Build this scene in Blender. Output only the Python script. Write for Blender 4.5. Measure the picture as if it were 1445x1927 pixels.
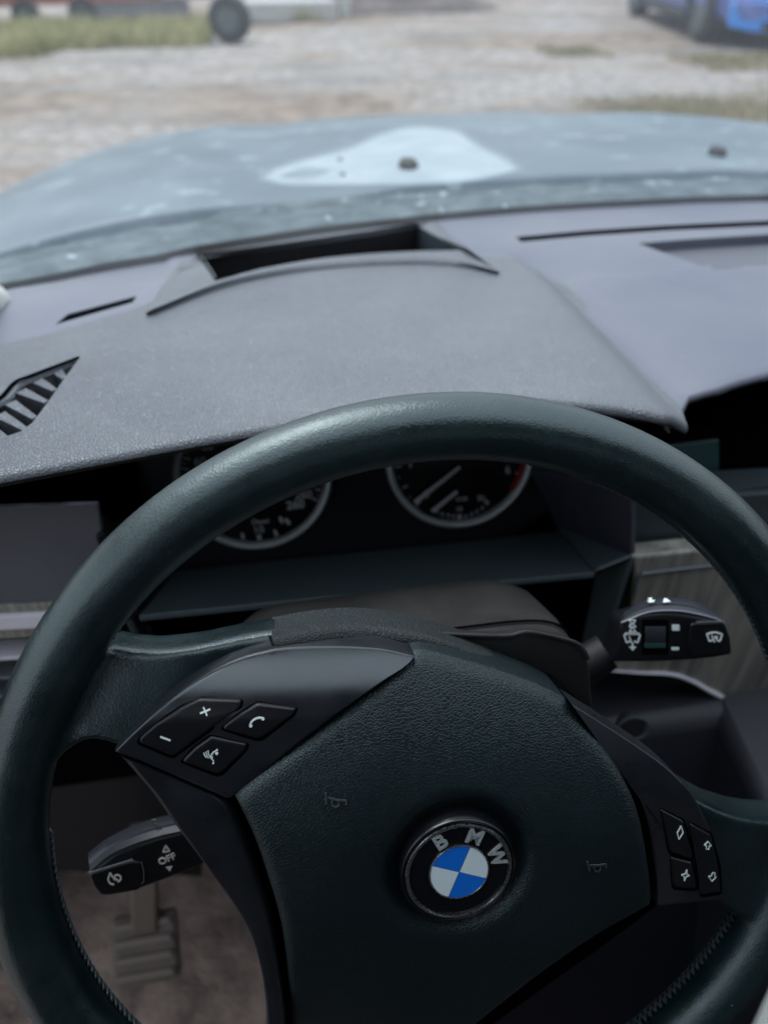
import bpy, bmesh, math, random
from mathutils import Vector, Matrix, noise
random.seed(7)
V = Vector
PI = math.pi
for o in list(bpy.data.objects): bpy.data.objects.remove(o)
SC = bpy.context.scene
COL = SC.collection

# ---------------------------------------------------------------- camera
# origin of the scene = centre of the steering wheel rim; X right, Y forward, Z up, metres. Ground at z = GZ
IW, IH, FPX = 1445.0, 1927.0, 1421.06
CAM = V((-0.05406, -0.16491, 0.31486))
YAW, PITCH = 0.16365, 0.67435
_cy, _sy, _cp, _sp = math.cos(YAW), math.sin(YAW), math.cos(PITCH), math.sin(PITCH)
FW = V((_sy*_cp, _cy*_cp, -_sp)); RT = V((_cy, -_sy, 0)); UP = RT.cross(FW)
GZ = -0.92
cd = bpy.data.cameras.new('camera'); cam = bpy.data.objects.new('camera', cd); COL.objects.link(cam)
cam.matrix_world = Matrix((( RT.x, UP.x, -FW.x, CAM.x), (RT.y, UP.y, -FW.y, CAM.y), (RT.z, UP.z, -FW.z, CAM.z), (0, 0, 0, 1)))
cd.sensor_fit = 'VERTICAL'; cd.sensor_height = 36; cd.sensor_width = 27; cd.lens = 36*FPX/IH
cd.clip_start = 0.02; cd.clip_end = 2000
cd.dof.use_dof = True; cd.dof.focus_distance = 0.31; cd.dof.aperture_fstop = 6.0
SC.camera = cam

# ---------------------------------------------------------------- sky, sun, exposure
SUN_EL, SUN_ROT = math.radians(58), math.radians(-28)
wd = bpy.data.worlds.new('World'); SC.world = wd; wd.use_nodes = True
nt = wd.node_tree; bg = nt.nodes['Background']
sky = nt.nodes.new('ShaderNodeTexSky'); sky.sky_type = 'NISHITA'; sky.sun_disc = False
sky.sun_elevation = SUN_EL; sky.sun_rotation = SUN_ROT; sky.air_density = 1.0; sky.dust_density = 1.0; sky.ozone_density = 1.0
hs = nt.nodes.new('ShaderNodeHueSaturation'); hs.inputs['Saturation'].default_value = 0.6; hs.inputs['Value'].default_value = 0.35
nt.links.new(sky.outputs[0], hs.inputs['Color'])
# even cloud deck over the clear sky: three times as bright overhead as at the horizon, as overcast skies are
_tc = nt.nodes.new('ShaderNodeTexCoord'); _sx = nt.nodes.new('ShaderNodeSeparateXYZ'); _mr = nt.nodes.new('ShaderNodeMapRange')
_mr.inputs['To Min'].default_value = 2.2; _mr.inputs['To Max'].default_value = 6.6
_vm = nt.nodes.new('ShaderNodeVectorMath'); _vm.operation = 'SCALE'; _vm.inputs[0].default_value = (.90, .985, 1.08)
_ad = nt.nodes.new('ShaderNodeVectorMath'); _ad.operation = 'ADD'
nt.links.new(_tc.outputs['Generated'], _sx.inputs[0]); nt.links.new(_sx.outputs['Z'], _mr.inputs[0]); nt.links.new(_mr.outputs[0], _vm.inputs['Scale'])
nt.links.new(hs.outputs[0], _ad.inputs[0]); nt.links.new(_vm.outputs[0], _ad.inputs[1]); nt.links.new(_ad.outputs[0], bg.inputs[0])
bg.inputs[1].default_value = 0.15
sd = bpy.data.lights.new('sun', 'SUN'); sd.energy = 1.5; sd.angle = math.radians(34); sd.color = (.95, .98, 1.0)
sun = bpy.data.objects.new('sun', sd); COL.objects.link(sun)
_d = V((math.sin(SUN_ROT)*math.cos(SUN_EL), math.cos(SUN_ROT)*math.cos(SUN_EL), math.sin(SUN_EL)))
sun.rotation_euler = _d.to_track_quat('Z', 'Y').to_euler(); sun.location = (-1, 3, 6)
SC.view_settings.view_transform = 'Standard'; SC.view_settings.look = 'None'
SC.view_settings.gamma = 1; SC.view_settings.exposure = 0.72
SC.view_settings.use_curve_mapping = False
SC.render.engine = 'CYCLES'
try:
    SC.cycles.use_denoising = True; SC.cycles.max_bounces = 8; SC.cycles.transparent_max_bounces = 12
    SC.cycles.caustics_reflective = False; SC.cycles.caustics_refractive = False
    SC.cycles.sample_clamp_indirect = 6
except Exception: pass

# ---------------------------------------------------------------- measuring helpers
def ray(px, py): return FW + RT*((px-IW/2)/FPX) - UP*((py-IH/2)/FPX)
def atz(px, py, z): d = ray(px, py); return CAM + d*((z-CAM.z)/d.z)
def aty(px, py, y): d = ray(px, py); return CAM + d*((y-CAM.y)/d.y)
TILT = 0.43281
WA = V((1, 0, 0)); WB = V((0, math.sin(TILT), math.cos(TILT))); WN = V((0, -math.cos(TILT), math.sin(TILT)))
WM = Matrix(((WA.x, WB.x, WN.x, 0), (WA.y, WB.y, WN.y, 0), (WA.z, WB.z, WN.z, 0), (0, 0, 0, 1)))
class Surf:
    """a surface given by its height over a plane; pt() gives the point of it met by the line of sight through a measured spot"""
    def __init__(s, O, A, B, N, S=None, local=False):
        s.O, s.A, s.B, s.N, s.S, s.local = V(O), V(A), V(B), V(N), S, local
    def pt(s, px, py, h=0.0):
        d = ray(px, py); n = s.S(0, 0) if s.S else 0.0
        for k in range(14 if s.S else 1):
            t = (n+h-(CAM-s.O).dot(s.N))/d.dot(s.N); P = CAM+d*t-s.O
            a, b = P.dot(s.A), P.dot(s.B)
            if s.S: n = n*0.4+s.S(a, b)*0.6
        return V((a, b, n+h)) if s.local else s.O+s.A*a+s.B*b+s.N*(n+h)
    @property
    def n(s): return V((0, 0, 1)) if s.local else s.N
def wheel(S): return Surf((0,0,0), WA, WB, WN, S if callable(S) else (lambda a, b: S), True)
def yplane(y, tilt=0.0, z0=0.0):     # faces the driver; tilt leans its top forward, pivoting at height z0
    return Surf((0, y, z0), (1,0,0), (0, math.sin(tilt), math.cos(tilt)), (0, -math.cos(tilt), math.sin(tilt)))
def plane3(P, Q, R):
    A = (Q-P).normalized(); N = A.cross(R-P).normalized()
    if N.dot(CAM-P) < 0: N = -N
    return Surf(P, A, N.cross(A), N)

def spl(pts, n=24):
    """smooth curve through points, n samples"""
    if len(pts) == 2:
        a, b = pts; return [tuple(a[k]+(b[k]-a[k])*i/(n-1) for k in range(len(a))) for i in range(n)]
    P = [V(tuple(p)+(0,)*(3-len(p))) for p in pts]; L = [0]
    for a, b in zip(P, P[1:]): L.append(L[-1]+(b-a).length)
    out = []
    for i in range(n):
        s = L[-1]*i/(n-1); k = 0
        while k < len(P)-2 and s > L[k+1]: k += 1
        t = (s-L[k])/max(L[k+1]-L[k], 1e-9)
        p0 = P[k-1] if k else P[k]*2-P[k+1]; p1, p2 = P[k], P[k+1]; p3 = P[k+2] if k+2 < len(P) else P[k+1]*2-P[k]
        q = 0.5*((2*p1)+(p2-p0)*t+(2*p0-5*p1+4*p2-p3)*t*t+(3*p1-p0-3*p2+p3)*t**3)
        out.append(tuple(q)[:len(pts[0])])
    return out
def chain(*segs, n=14):
    """closed outline out of several smooth pieces that meet in corners"""
    out = []
    for s in segs:
        c = spl(s, n if len(s) > 2 else 6); out += c[:-1]
    return out

# ---------------------------------------------------------------- objects
def finish(name, me, mat, parent=None, sharp=35, smooth=True):
    me.materials.append(mat)
    if smooth:
        me.shade_smooth()
        if sharp: me.set_sharp_from_angle(angle=math.radians(sharp))
    o = bpy.data.objects.new(name, me); COL.objects.link(o)
    if parent: o.parent = parent
    return o
def raw(name, verts, faces, mat, parent=None, sharp=35, smooth=True, fix=True):
    me = bpy.data.meshes.new(name); me.from_pydata([tuple(v) for v in verts], [], faces); me.update()
    if fix:
        bm = bmesh.new(); bm.from_mesh(me); bmesh.ops.recalc_face_normals(bm, faces=bm.faces); bm.to_mesh(me); bm.free()
    return finish(name, me, mat, parent, sharp, smooth)
def thing(name, label, cat, loc=(0,0,0), group=None, mw=None):
    o = bpy.data.objects.new(name, None); o.empty_display_size = .05; COL.objects.link(o); o.location = loc
    if mw is not None: o.matrix_world = mw
    o['label'] = label; o['category'] = cat
    if group: o['group'] = group
    return o
def tag(o, label, cat, group=None, kind=None):
    o['label'] = label
    if cat: o['category'] = cat
    if group: o['group'] = group
    if kind: o['kind'] = kind
    return o
def bevel(o, w, seg=2, ang=40):
    m = o.modifiers.new('bevel', 'BEVEL'); m.width = w; m.segments = seg; m.limit_method = 'ANGLE'; m.angle_limit = math.radians(ang); m.harden_normals = False
    return o
def prism_vf(top, nvec, depth):
    n = len(top); v = [V(t) for t in top]+[V(t)-nvec*depth for t in top]
    f = [tuple(range(n)), tuple(range(2*n-1, n-1, -1))]+[(i, i+n, (i+1) % n+n, (i+1) % n) for i in range(n)]
    return v, f
def prism(name, outline, surf, h, depth, mat, parent=None, bev=0, seg=2):
    v, f = prism_vf([surf.pt(x, y, h) for x, y in outline], surf.n, depth)
    o = raw(name, v, f, mat, parent)
    if bev: bevel(o, bev, seg)
    return o
def pillow(name, outline, surf, h, mat, parent=None, edge=.003, drop=.002, skirt=.006, rings=10, centre=None, extra=None):
    """a raised piece with rounded rims that follows a curved surface"""
    n = len(outline); cx, cy = centre or (sum(p[0] for p in outline)/n, sum(p[1] for p in outline)/n)
    B = [surf.pt(x, y, h) for x, y in outline]; C0 = surf.pt(cx, cy, h)
    rad = sum((b-C0).length for b in B)/n
    ts = [0.0]+[1-(1-(k/rings))**1.7 for k in range(1, rings)]
    e = edge/rad; ts = sorted([t for t in ts if t < 1-e*1.2]+[1-e, 1-e*.7, 1-e*.42, 1-e*.2, 1-e*.06, 1.0])
    verts = []; faces = []
    for t in ts[1:]:
        for i, (x, y) in enumerate(outline):
            q = surf.pt(cx+(x-cx)*t, cy+(y-cy)*t, h); d = (B[i]-q).length if t < 1 else 0
            dd = min(d/edge, 1); q = q-surf.n*drop*(1-math.sqrt(max(0, 1-(1-dd)**2)))
            if extra: q = q+surf.n*extra(q)
            verts.append(q)
    m = len(ts)-1
    for k in range(m-1):
        for i in range(n): faces.append((k*n+i, (k+1)*n+i, (k+1)*n+(i+1) % n, k*n+(i+1) % n))
    base = len(verts)
    for i in range(n): verts.append(verts[(m-1)*n+i]-surf.n*skirt)
    for i in range(n): faces.append(((m-1)*n+i, base+i, base+(i+1) % n, (m-1)*n+(i+1) % n))
    c = len(verts); q = C0.copy()
    if extra: q = q+surf.n*extra(q)
    verts.append(q)
    for i in range(n): faces.append((c, i, (i+1) % n))
    c2 = len(verts); verts.append(C0-surf.n*(skirt+drop+.001))
    for i in range(n): faces.append((c2, base+(i+1) % n, base+i))
    return raw(name, verts, faces, mat, parent, sharp=50)
def strip(name, A, B, surf, h, mat, parent=None, drop=.002, skirt=.006, n=40, m=10, bulge=0.0):
    """a long piece between two traced edges"""
    if not callable(getattr(surf, 'pt', None)): raise ValueError
    A, B = spl(A, n), spl(B, n); verts = []; faces = []
    for i in range(n):
        for j in range(m+1):
            s = j/m; s2 = .5-.5*math.cos(PI*s)
            x, y = A[i][0]+(B[i][0]-A[i][0])*s2, A[i][1]+(B[i][1]-A[i][1])*s2
            e = min(s2, 1-s2)*2
            verts.append(surf.pt(x, y, h)+surf.n*(bulge*(1-(1-e)**2)-drop*(1-min(1, e*5))**2))
        verts.append(verts[-1]-surf.n*skirt); verts.append(verts[-(m+2)]-surf.n*skirt)
    w = m+3
    for i in range(n-1):
        o = i*w; p = o+w
        for j in range(m): faces.append((o+j, o+j+1, p+j+1, p+j))
        faces += [(o+m, o+m+1, p+m+1, p+m), (o+m+2, o, p, p+m+2), (o+m+1, o+m+2, p+m+2, p+m+1)]
    for o in (0, (n-1)*w): faces.append(tuple([o+j for j in range(m+1)]+[o+m+1, o+m+2]))
    return raw(name, verts, faces, mat, parent, sharp=50)
def grid_vf(rows):
    n, m = len(rows), len(rows[0]); v = [p for r in rows for p in r]
    return v, [(i*m+j, i*m+j+1, (i+1)*m+j+1, (i+1)*m+j) for i in range(n-1) for j in range(m-1)]
def tube_vf(path, r, seg=10, closed=False):
    P = [V(p) for p in path]; n = len(P); v = []; f = []; prev = None
    for i in range(n):
        t = (P[(i+1) % n]-P[i-1]) if closed else (P[min(i+1, n-1)]-P[max(i-1, 0)])
        t.normalize()
        a = t.orthogonal().normalized() if prev is None else (prev-t*prev.dot(t)).normalized()
        prev = a; b = t.cross(a); rr = r[i] if isinstance(r, (list, tuple)) else r
        for k in range(seg):
            an = 2*PI*k/seg; v.append(P[i]+(a*math.cos(an)+b*math.sin(an))*rr)
    for i in range(n if closed else n-1):
        for k in range(seg):
            i2 = (i+1) % n; f.append((i*seg+k, i*seg+(k+1) % seg, i2*seg+(k+1) % seg, i2*seg+k))
    if not closed: f += [tuple(range(seg)), tuple(range((n-1)*seg, n*seg))]
    return v, f
def tube(name, path, r, mat, parent=None, seg=10, closed=False):
    v, f = tube_vf(path, r, seg, closed); return raw(name, v, f, mat, parent, sharp=60)
def lathe(name, prof, C, A, B, N, mat, parent=None, seg=48, sharp=40):
    """prof = (radius, height) pairs turned round axis N through C"""
    v = []; f = []; C = V(C); A = V(A); B = V(B); N = V(N)
    for r, h in prof:
        for k in range(seg):
            t = 2*PI*k/seg; v.append(C+(A*math.cos(t)+B*math.sin(t))*r+N*h)
    for i in range(len(prof)-1):
        for k in range(seg): f.append((i*seg+k, i*seg+(k+1) % seg, (i+1)*seg+(k+1) % seg, (i+1)*seg+k))
    if prof[0][0] > 1e-6: f.append(tuple(range(seg)))
    if prof[-1][0] > 1e-6: f.append(tuple(range((len(prof)-1)*seg, len(prof)*seg)))
    return raw(name, v, f, mat, parent, sharp=sharp)
def box(name, c, s, mat, parent=None, bev=0, rz=0):
    c = V(c); v = []
    for z in (-1, 1):
        for x, y in ((-1,-1), (1,-1), (1,1), (-1,1)):
            q = V((x*s[0]/2, y*s[1]/2, z*s[2]/2)); q.rotate(Matrix.Rotation(rz, 3, 'Z')); v.append(c+q)
    o = raw(name, v, [(0,3,2,1), (4,5,6,7), (0,1,5,4), (1,2,6,5), (2,3,7,6), (3,0,4,7)], mat, parent)
    if bev: bevel(o, bev)
    return o
def hexa(name, pts, mat, parent=None, bev=0):
    o = raw(name, pts, [(0,3,2,1), (4,5,6,7), (0,1,5,4), (1,2,6,5), (2,3,7,6), (3,0,4,7)], mat, parent)
    if bev: bevel(o, bev)
    return o
def line_poly(pts, w):
    """flat outline of a stroke"""
    L = []; R = []
    for i, p in enumerate(pts):
        a = V(pts[max(i-1, 0)]); b = V(pts[min(i+1, len(pts)-1)]); t = (b-a).normalized(); q = V((-t.y, t.x))*w/2
        L.append((p[0]+q.x, p[1]+q.y)); R.append((p[0]-q.x, p[1]-q.y))
    return L+R[::-1]
def marks(name, polys, surf, h, mat, parent, th=.0003):
    v = []; f = []
    for P in polys:
        a, b = prism_vf([surf.pt(x, y, h) for x, y in P], surf.n, th); k = len(v); v += a; f += [tuple(i+k for i in q) for q in b]
    return raw(name, v, f, mat, parent, smooth=False)
def circ(cx, cy, r, n=16, ry=None, a0=0, a1=2*PI):
    return [(cx+r*math.cos(a0+(a1-a0)*k/(n if a1-a0 > 6.28 else n-1)), cy+(ry or r)*math.sin(a0+(a1-a0)*k/(n if a1-a0 > 6.28 else n-1))) for k in range(n)]
def text(name, body, size, C, X, Y, mat, parent=None, ext=.0002, off=0.0):
    cu = bpy.data.curves.new(name, 'FONT'); cu.body = body; cu.size = size; cu.align_x = 'CENTER'; cu.align_y = 'CENTER'
    cu.extrude = ext; cu.offset = off; cu.resolution_u = 4
    t = bpy.data.objects.new(name, cu); COL.objects.link(t)
    dg = bpy.context.evaluated_depsgraph_get(); me = bpy.data.meshes.new_from_object(t.evaluated_get(dg))
    bpy.data.objects.remove(t); bpy.data.curves.remove(cu)
    C, X, Y = V(C), V(X).normalized(), V(Y).normalized(); N = X.cross(Y)
    for vt in me.vertices: vt.co = C+X*vt.co.x+Y*vt.co.y+N*vt.co.z
    me.name = name; me.materials.clear()
    return finish(name, me, mat, parent, smooth=False)

# ---------------------------------------------------------------- materials
def mat(name, col, rough=.5, metal=0.0, var=None, vscale=8.0, vmix=.5, bumps=(), coat=0.0, spec=.5, rvar=0.0, detail=6, sheen=0.0, speck=None):
    m = bpy.data.materials.new(name); m.use_nodes = True; nt = m.node_tree; N = nt.nodes; L = nt.links
    b = N['Principled BSDF']; b.inputs['Base Color'].default_value = (*col, 1); b.inputs['Roughness'].default_value = rough
    b.inputs['Metallic'].default_value = metal; b.inputs['Coat Weight'].default_value = coat; b.inputs['Specular IOR Level'].default_value = spec
    b.inputs['Sheen Weight'].default_value = sheen; b.inputs['Sheen Roughness'].default_value = .4; b.inputs['Sheen Tint'].default_value = (.78,.93,1,1)
    tc = N.new('ShaderNodeTexCoord'); last = None
    if var:
        n = N.new('ShaderNodeTexNoise'); n.inputs['Scale'].default_value = vscale; n.inputs['Detail'].default_value = detail; n.inputs['Roughness'].default_value = .6
        r = N.new('ShaderNodeValToRGB'); r.color_ramp.elements[0].position = vmix-.18; r.color_ramp.elements[1].position = vmix+.18
        r.color_ramp.elements[0].color = (*col, 1); r.color_ramp.elements[1].color = (*var, 1)
        L.new(tc.outputs['Object'], n.inputs['Vector']); L.new(n.outputs['Fac'], r.inputs[0]); last = r.outputs[0]
        if rvar:
            mr = N.new('ShaderNodeMapRange'); mr.inputs['From Min'].default_value = .3; mr.inputs['From Max'].default_value = .7
            mr.inputs['To Min'].default_value = rough-rvar; mr.inputs['To Max'].default_value = rough+rvar
            L.new(n.outputs['Fac'], mr.inputs[0]); L.new(mr.outputs[0], b.inputs['Roughness'])
    if speck:   # dust specks: (colour, scale, threshold)
        n = N.new('ShaderNodeTexNoise'); n.inputs['Scale'].default_value = speck[1]; n.inputs['Detail'].default_value = 4
        r = N.new('ShaderNodeMapRange'); r.inputs['From Min'].default_value = speck[2]; r.inputs['From Max'].default_value = speck[2]+.03
        mx = N.new('ShaderNodeMix'); mx.data_type = 'RGBA'
        L.new(tc.outputs['Object'], n.inputs['Vector']); L.new(n.outputs['Fac'], r.inputs[0]); L.new(r.outputs[0], mx.inputs[0])
        if last: L.new(last, mx.inputs[6])
        else: mx.inputs[6].default_value = (*col, 1)
        mx.inputs[7].default_value = (*speck[0], 1); last = mx.outputs[2]
    if last: L.new(last, b.inputs['Base Color'])
    prev = None
    for kind, sc, dist, stg in bumps:
        if kind == 'v':
            t = N.new('ShaderNodeTexVoronoi'); t.feature = 'DISTANCE_TO_EDGE'; t.inputs['Scale'].default_value = sc
            wn = N.new('ShaderNodeTexNoise'); wn.inputs['Scale'].default_value = sc*.5; wn.inputs['Detail'].default_value = 1
            va = N.new('ShaderNodeMixRGB'); va.blend_type = 'ADD'; va.inputs[0].default_value = .6/sc
            L.new(tc.outputs['Object'], wn.inputs['Vector']); L.new(tc.outputs['Object'], va.inputs[1]); L.new(wn.outputs['Color'], va.inputs[2]); L.new(va.outputs[0], t.inputs['Vector'])
            mr = N.new('ShaderNodeMapRange'); mr.inputs['From Max'].default_value = .2; L.new(t.outputs['Distance'], mr.inputs[0]); out = mr.outputs[0]
        else:
            t = N.new('ShaderNodeTexNoise'); t.inputs['Scale'].default_value = sc; t.inputs['Detail'].default_value = 3; out = t.outputs['Fac']
            L.new(tc.outputs['Object'], t.inputs['Vector'])
        bp = N.new('ShaderNodeBump'); bp.inputs['Distance'].default_value = dist; bp.inputs['Strength'].default_value = stg
        L.new(out, bp.inputs['Height'])
        if prev: L.new(prev.outputs[0], bp.inputs['Normal'])
        prev = bp
    if prev: L.new(prev.outputs[0], b.inputs['Normal'])
    return m
M = {}
M['rim'] = mat('rim_leather', (.0015,.009,.0105), .34, var=(.007,.020,.022), vscale=38, vmix=.62, rvar=.07, spec=1.0, bumps=[('v', 700, .00012, .35), ('n', 60, .0008, .35), ('n', 300, .00025, .4)], speck=((.22,.24,.24), 420, .76))
M['leather'] = mat('pad_leather', (.0012,.006,.0078), .38, var=(.0025,.009,.0115), vscale=30, spec=.7, bumps=[('v', 760, .00016, .6), ('n', 90, .0006, .25)], speck=((.25,.26,.26), 300, .78))
M['cover'] = mat('grained_cover', (.010,.016,.018), .5, bumps=[('v', 760, .0003, .7)], speck=((.25,.26,.26), 300, .76))
M['satin'] = mat('satin_black_plastic', (.006,.007,.010), .32, var=(.010,.011,.015), vscale=60, rvar=.06, spec=1.0, bumps=[('n', 1500, .0001, .25)], speck=((.2,.2,.2), 350, .78))
M['button'] = mat('button_plastic', (.006,.006,.008), .33, bumps=[('n', 1200, .0001, .2)], speck=((.2,.2,.2), 500, .79))
M['hornm'] = mat('embossed_symbol', (.035,.048,.052), .45)
M['stalk'] = mat('stalk_top', (.022,.024,.032), .42, bumps=[('n', 900, .0002, .3)])
M['shroudlow'] = mat('lower_shroud_plastic', (.010,.010,.011), .5, bumps=[('n', 900, .0003, .4)])
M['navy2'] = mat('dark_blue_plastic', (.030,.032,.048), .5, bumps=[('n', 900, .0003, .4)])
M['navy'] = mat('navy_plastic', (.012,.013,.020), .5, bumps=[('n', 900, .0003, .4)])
M['gap'] = mat('dark_gap', (.003,.003,.004), 1.0, spec=0)
M['icon'] = mat('icon_print', (.80,.88,.88), .5)
M['iconb'] = mat('icon_print_warm', (.62,.60,.56), .5)
M['chrome'] = mat('worn_chrome', (.55,.58,.60), .28, metal=1, var=(.28,.30,.31), vscale=700, rvar=.12)
M['letter'] = mat('worn_letters', (.55,.60,.62), .4, metal=.3, var=(.30,.34,.35), vscale=900)
M['ebl'] = mat('emblem_black', (.004,.004,.006), .22, speck=((.3,.3,.3), 500, .8))
M['blue'] = mat('emblem_blue', (.004,.16,.70), .35, coat=.3)
M['white'] = mat('emblem_white', (.70,.82,.86), .35, coat=.3)
M['dash'] = mat('dash_grain', (.090,.101,.120), .44, var=(.155,.168,.188), vscale=4.5, bumps=[('v', 600, .0005, .8)], rvar=.05, speck=((.34,.35,.36), 210, .745))
M['dashfar'] = mat('dash_smooth', (.095,.104,.145), .46, var=(.132,.142,.172), vscale=6, bumps=[('n', 700, .0003, .3)], speck=((.45,.46,.46), 260, .79))
M['tray'] = mat('tray_plastic', (.085,.090,.110), .5, bumps=[('n', 900, .0003, .4)])
M['slate'] = mat('slate_plastic', (.11,.117,.145), .5, var=(.135,.142,.17), vscale=20, bumps=[('n', 900, .0003, .4)])
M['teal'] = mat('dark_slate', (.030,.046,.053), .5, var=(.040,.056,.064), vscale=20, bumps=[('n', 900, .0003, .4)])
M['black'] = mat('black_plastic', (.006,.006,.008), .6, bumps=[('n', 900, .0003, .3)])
M['gloss'] = mat('instrument_face', (.004,.004,.006), .35)
M['brownpl'] = mat('shroud_plastic', (.018,.0176,.0178), .5, spec=.4, var=(.027,.0262,.026), vscale=25, rvar=.08, bumps=[('n', 1000, .0003, .4)], speck=((.3,.3,.3), 200, .78))
M['ring'] = mat('satin_ring', (.34,.37,.38), .45, metal=.35)
M['dial'] = mat('dial_print', (.34,.35,.37), .6)
M['red'] = mat('dial_red', (.25,.012,.015), .6)
M['silver'] = mat('silver_trim', (.90,.87,.95), .4, metal=.0, var=(.82,.79,.87), vscale=50)
M['darksilver'] = mat('dark_silver_trim', (.22,.24,.27), .4, metal=.6)
M['mirrortrim'] = mat('pale_pillar_cloth', (.55,.58,.55), .9, bumps=[('n', 900, .0004, .5)])
for k_, t_ in (('rim', (.84,.98,1)), ('leather', (.85,.98,1)), ('satin', (.88,.96,1))):
    M[k_].node_tree.nodes['Principled BSDF'].inputs['Specular Tint'].default_value = (*t_, 1)
M['rubber'] = mat('rubber', (.020,.022,.024), .75, var=(.04,.042,.042), vscale=12, bumps=[('n', 60, .003, .4)])
M['screen'] = mat('display_glass', (.030,.075,.080), .3, coat=.5)
M['bonnet'] = mat('bonnet_paint', (.060,.095,.122), .42, metal=0, var=(.15,.195,.22), vscale=5, vmix=.55, rvar=.12, coat=.0, spec=.3, detail=14, speck=((.20,.26,.29), 20, .625))
M['patch'] = mat('reflection_paint', (.31,.37,.40), .5, var=(.22,.28,.31), vscale=14, speck=((.3,.35,.38), 60, .70))  # colour of the painted sky reflection on the bonnet
M['patch2'] = mat('reflection_paint_edge', (.17,.22,.25), .5, var=(.11,.155,.185), vscale=22, detail=10)  # halo colour that softens the rim of the painted reflection
M['cowl'] = mat('dusty_cowl', (.040,.062,.072), .75, var=(.12,.16,.175), vscale=28, vmix=.52, detail=9, bumps=[('n', 120, .003, .5)], speck=((.30,.35,.37), 40, .66), spec=.25)
M['seal'] = mat('seal_rubber', (.004,.004,.005), .95, spec=.05)
M['liner'] = mat('headliner_cloth', (.12,.115,.11), .9)
M['trimdark'] = mat('cabin_trim', (.02,.02,.022), .7)
M['carpet'] = mat('dirty_carpet', (.15,.112,.095), .95, var=(.42,.315,.265), vscale=22, vmix=.56, detail=9, bumps=[('n', 260, .004, .8), ('n', 40, .008, .6)], speck=((.34,.29,.26), 70, .70))
M['pedal'] = mat('dusty_pedal', (.15,.115,.10), .85, var=(.09,.075,.07), vscale=60)
M['pedalarm'] = mat('pedal_steel', (.15,.12,.10), .6)
M['grass'] = mat('grass', (.25,.26,.11), .8, var=(.52,.48,.27), vscale=3, vmix=.5)
M['olive'] = mat('dead_grass', (.26,.24,.13), .85, var=(.36,.32,.21), vscale=3)
M['tyre'] = mat('tyre_rubber', (.03,.040,.045), .7)
M['rimsteel'] = mat('wheel_steel', (.05,.065,.07), .6, var=(.12,.135,.14), vscale=12)
M['redp'] = mat('faded_red_paint', (.55,.16,.13), .6, var=(.60,.34,.30), vscale=6)
M['greyp'] = mat('grey_metal', (.14,.15,.17), .6, var=(.22,.22,.23), vscale=5)
M['carblue'] = mat('car_blue_paint', (.12,.19,.52), .28, coat=.6, metal=.2)
M['carbright'] = mat('car_bumper_blue', (.05,.32,.90), .28, coat=.6)
M['carglass'] = mat('car_glass', (.02,.025,.03), .1)
M['lamp'] = mat('headlight_glass', (.75,.80,.82), .15, coat=.5)
M['plate'] = mat('plate_white', (.72,.76,.78), .5)
M['concrete'] = mat('concrete', (.50,.50,.50), .85, var=(.38,.39,.38), vscale=4)
M['wood'] = mat('old_timber', (.13,.10,.085), .85, var=(.24,.19,.16), vscale=9)
M['palewood'] = mat('pale_timber', (.50,.37,.30), .8, var=(.40,.30,.25), vscale=9)
M['bluepl'] = mat('blue_drum_plastic', (.05,.14,.24), .5)
M['post'] = mat('pale_post_paint', (.50,.53,.51), .7)
M['soil'] = mat('dark_soil', (.11,.095,.09), .95, var=(.18,.155,.145), vscale=5, bumps=[('n', 8, .05, .6)])
M['leaf'] = mat('hedge_leaves', (.045,.075,.03), .7, var=(.08,.11,.05), vscale=1.5)

def wood_trim():
    m = bpy.data.materials.new('grey_wood_veneer'); m.use_nodes = True; nt = m.node_tree; N = nt.nodes; L = nt.links; b = N['Principled BSDF']
    tc = N.new('ShaderNodeTexCoord'); mp = N.new('ShaderNodeMapping'); mp.inputs['Scale'].default_value = (420, 420, 14)
    n = N.new('ShaderNodeTexNoise'); n.inputs['Scale'].default_value = 1; n.inputs['Detail'].default_value = 6; n.inputs['Distortion'].default_value = .6
    mp2 = N.new('ShaderNodeMapping'); mp2.inputs['Scale'].default_value = (90, 90, 8)
    n2 = N.new('ShaderNodeTexNoise'); n2.inputs['Scale'].default_value = 1; n2.inputs['Detail'].default_value = 4
    ad = N.new('ShaderNodeMath'); ad.operation = 'ADD'
    r = N.new('ShaderNodeValToRGB'); r.color_ramp.elements[0].position = .8; r.color_ramp.elements[1].position = 1.25
    r.color_ramp.elements[0].color = (.15,.143,.128, 1); r.color_ramp.elements[1].color = (.40,.38,.34, 1)
    L.new(tc.outputs['Object'], mp.inputs[0]); L.new(mp.outputs[0], n.inputs['Vector']); L.new(tc.outputs['Object'], mp2.inputs[0]); L.new(mp2.outputs[0], n2.inputs['Vector'])
    L.new(n.outputs['Fac'], ad.inputs[0]); L.new(n2.outputs['Fac'], ad.inputs[1])
    ml = N.new('ShaderNodeMath'); ml.operation = 'MULTIPLY'; ml.inputs[1].default_value = .5; L.new(ad.outputs[0], ml.inputs[0])
    r.color_ramp.elements[0].position = .38; r.color_ramp.elements[1].position = .64
    L.new(ml.outputs[0], r.inputs[0]); L.new(r.outputs[0], b.inputs['Base Color']); b.inputs['Roughness'].default_value = .35; b.inputs['Coat Weight'].default_value = .3
    return m
M['veneer'] = wood_trim()

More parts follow.
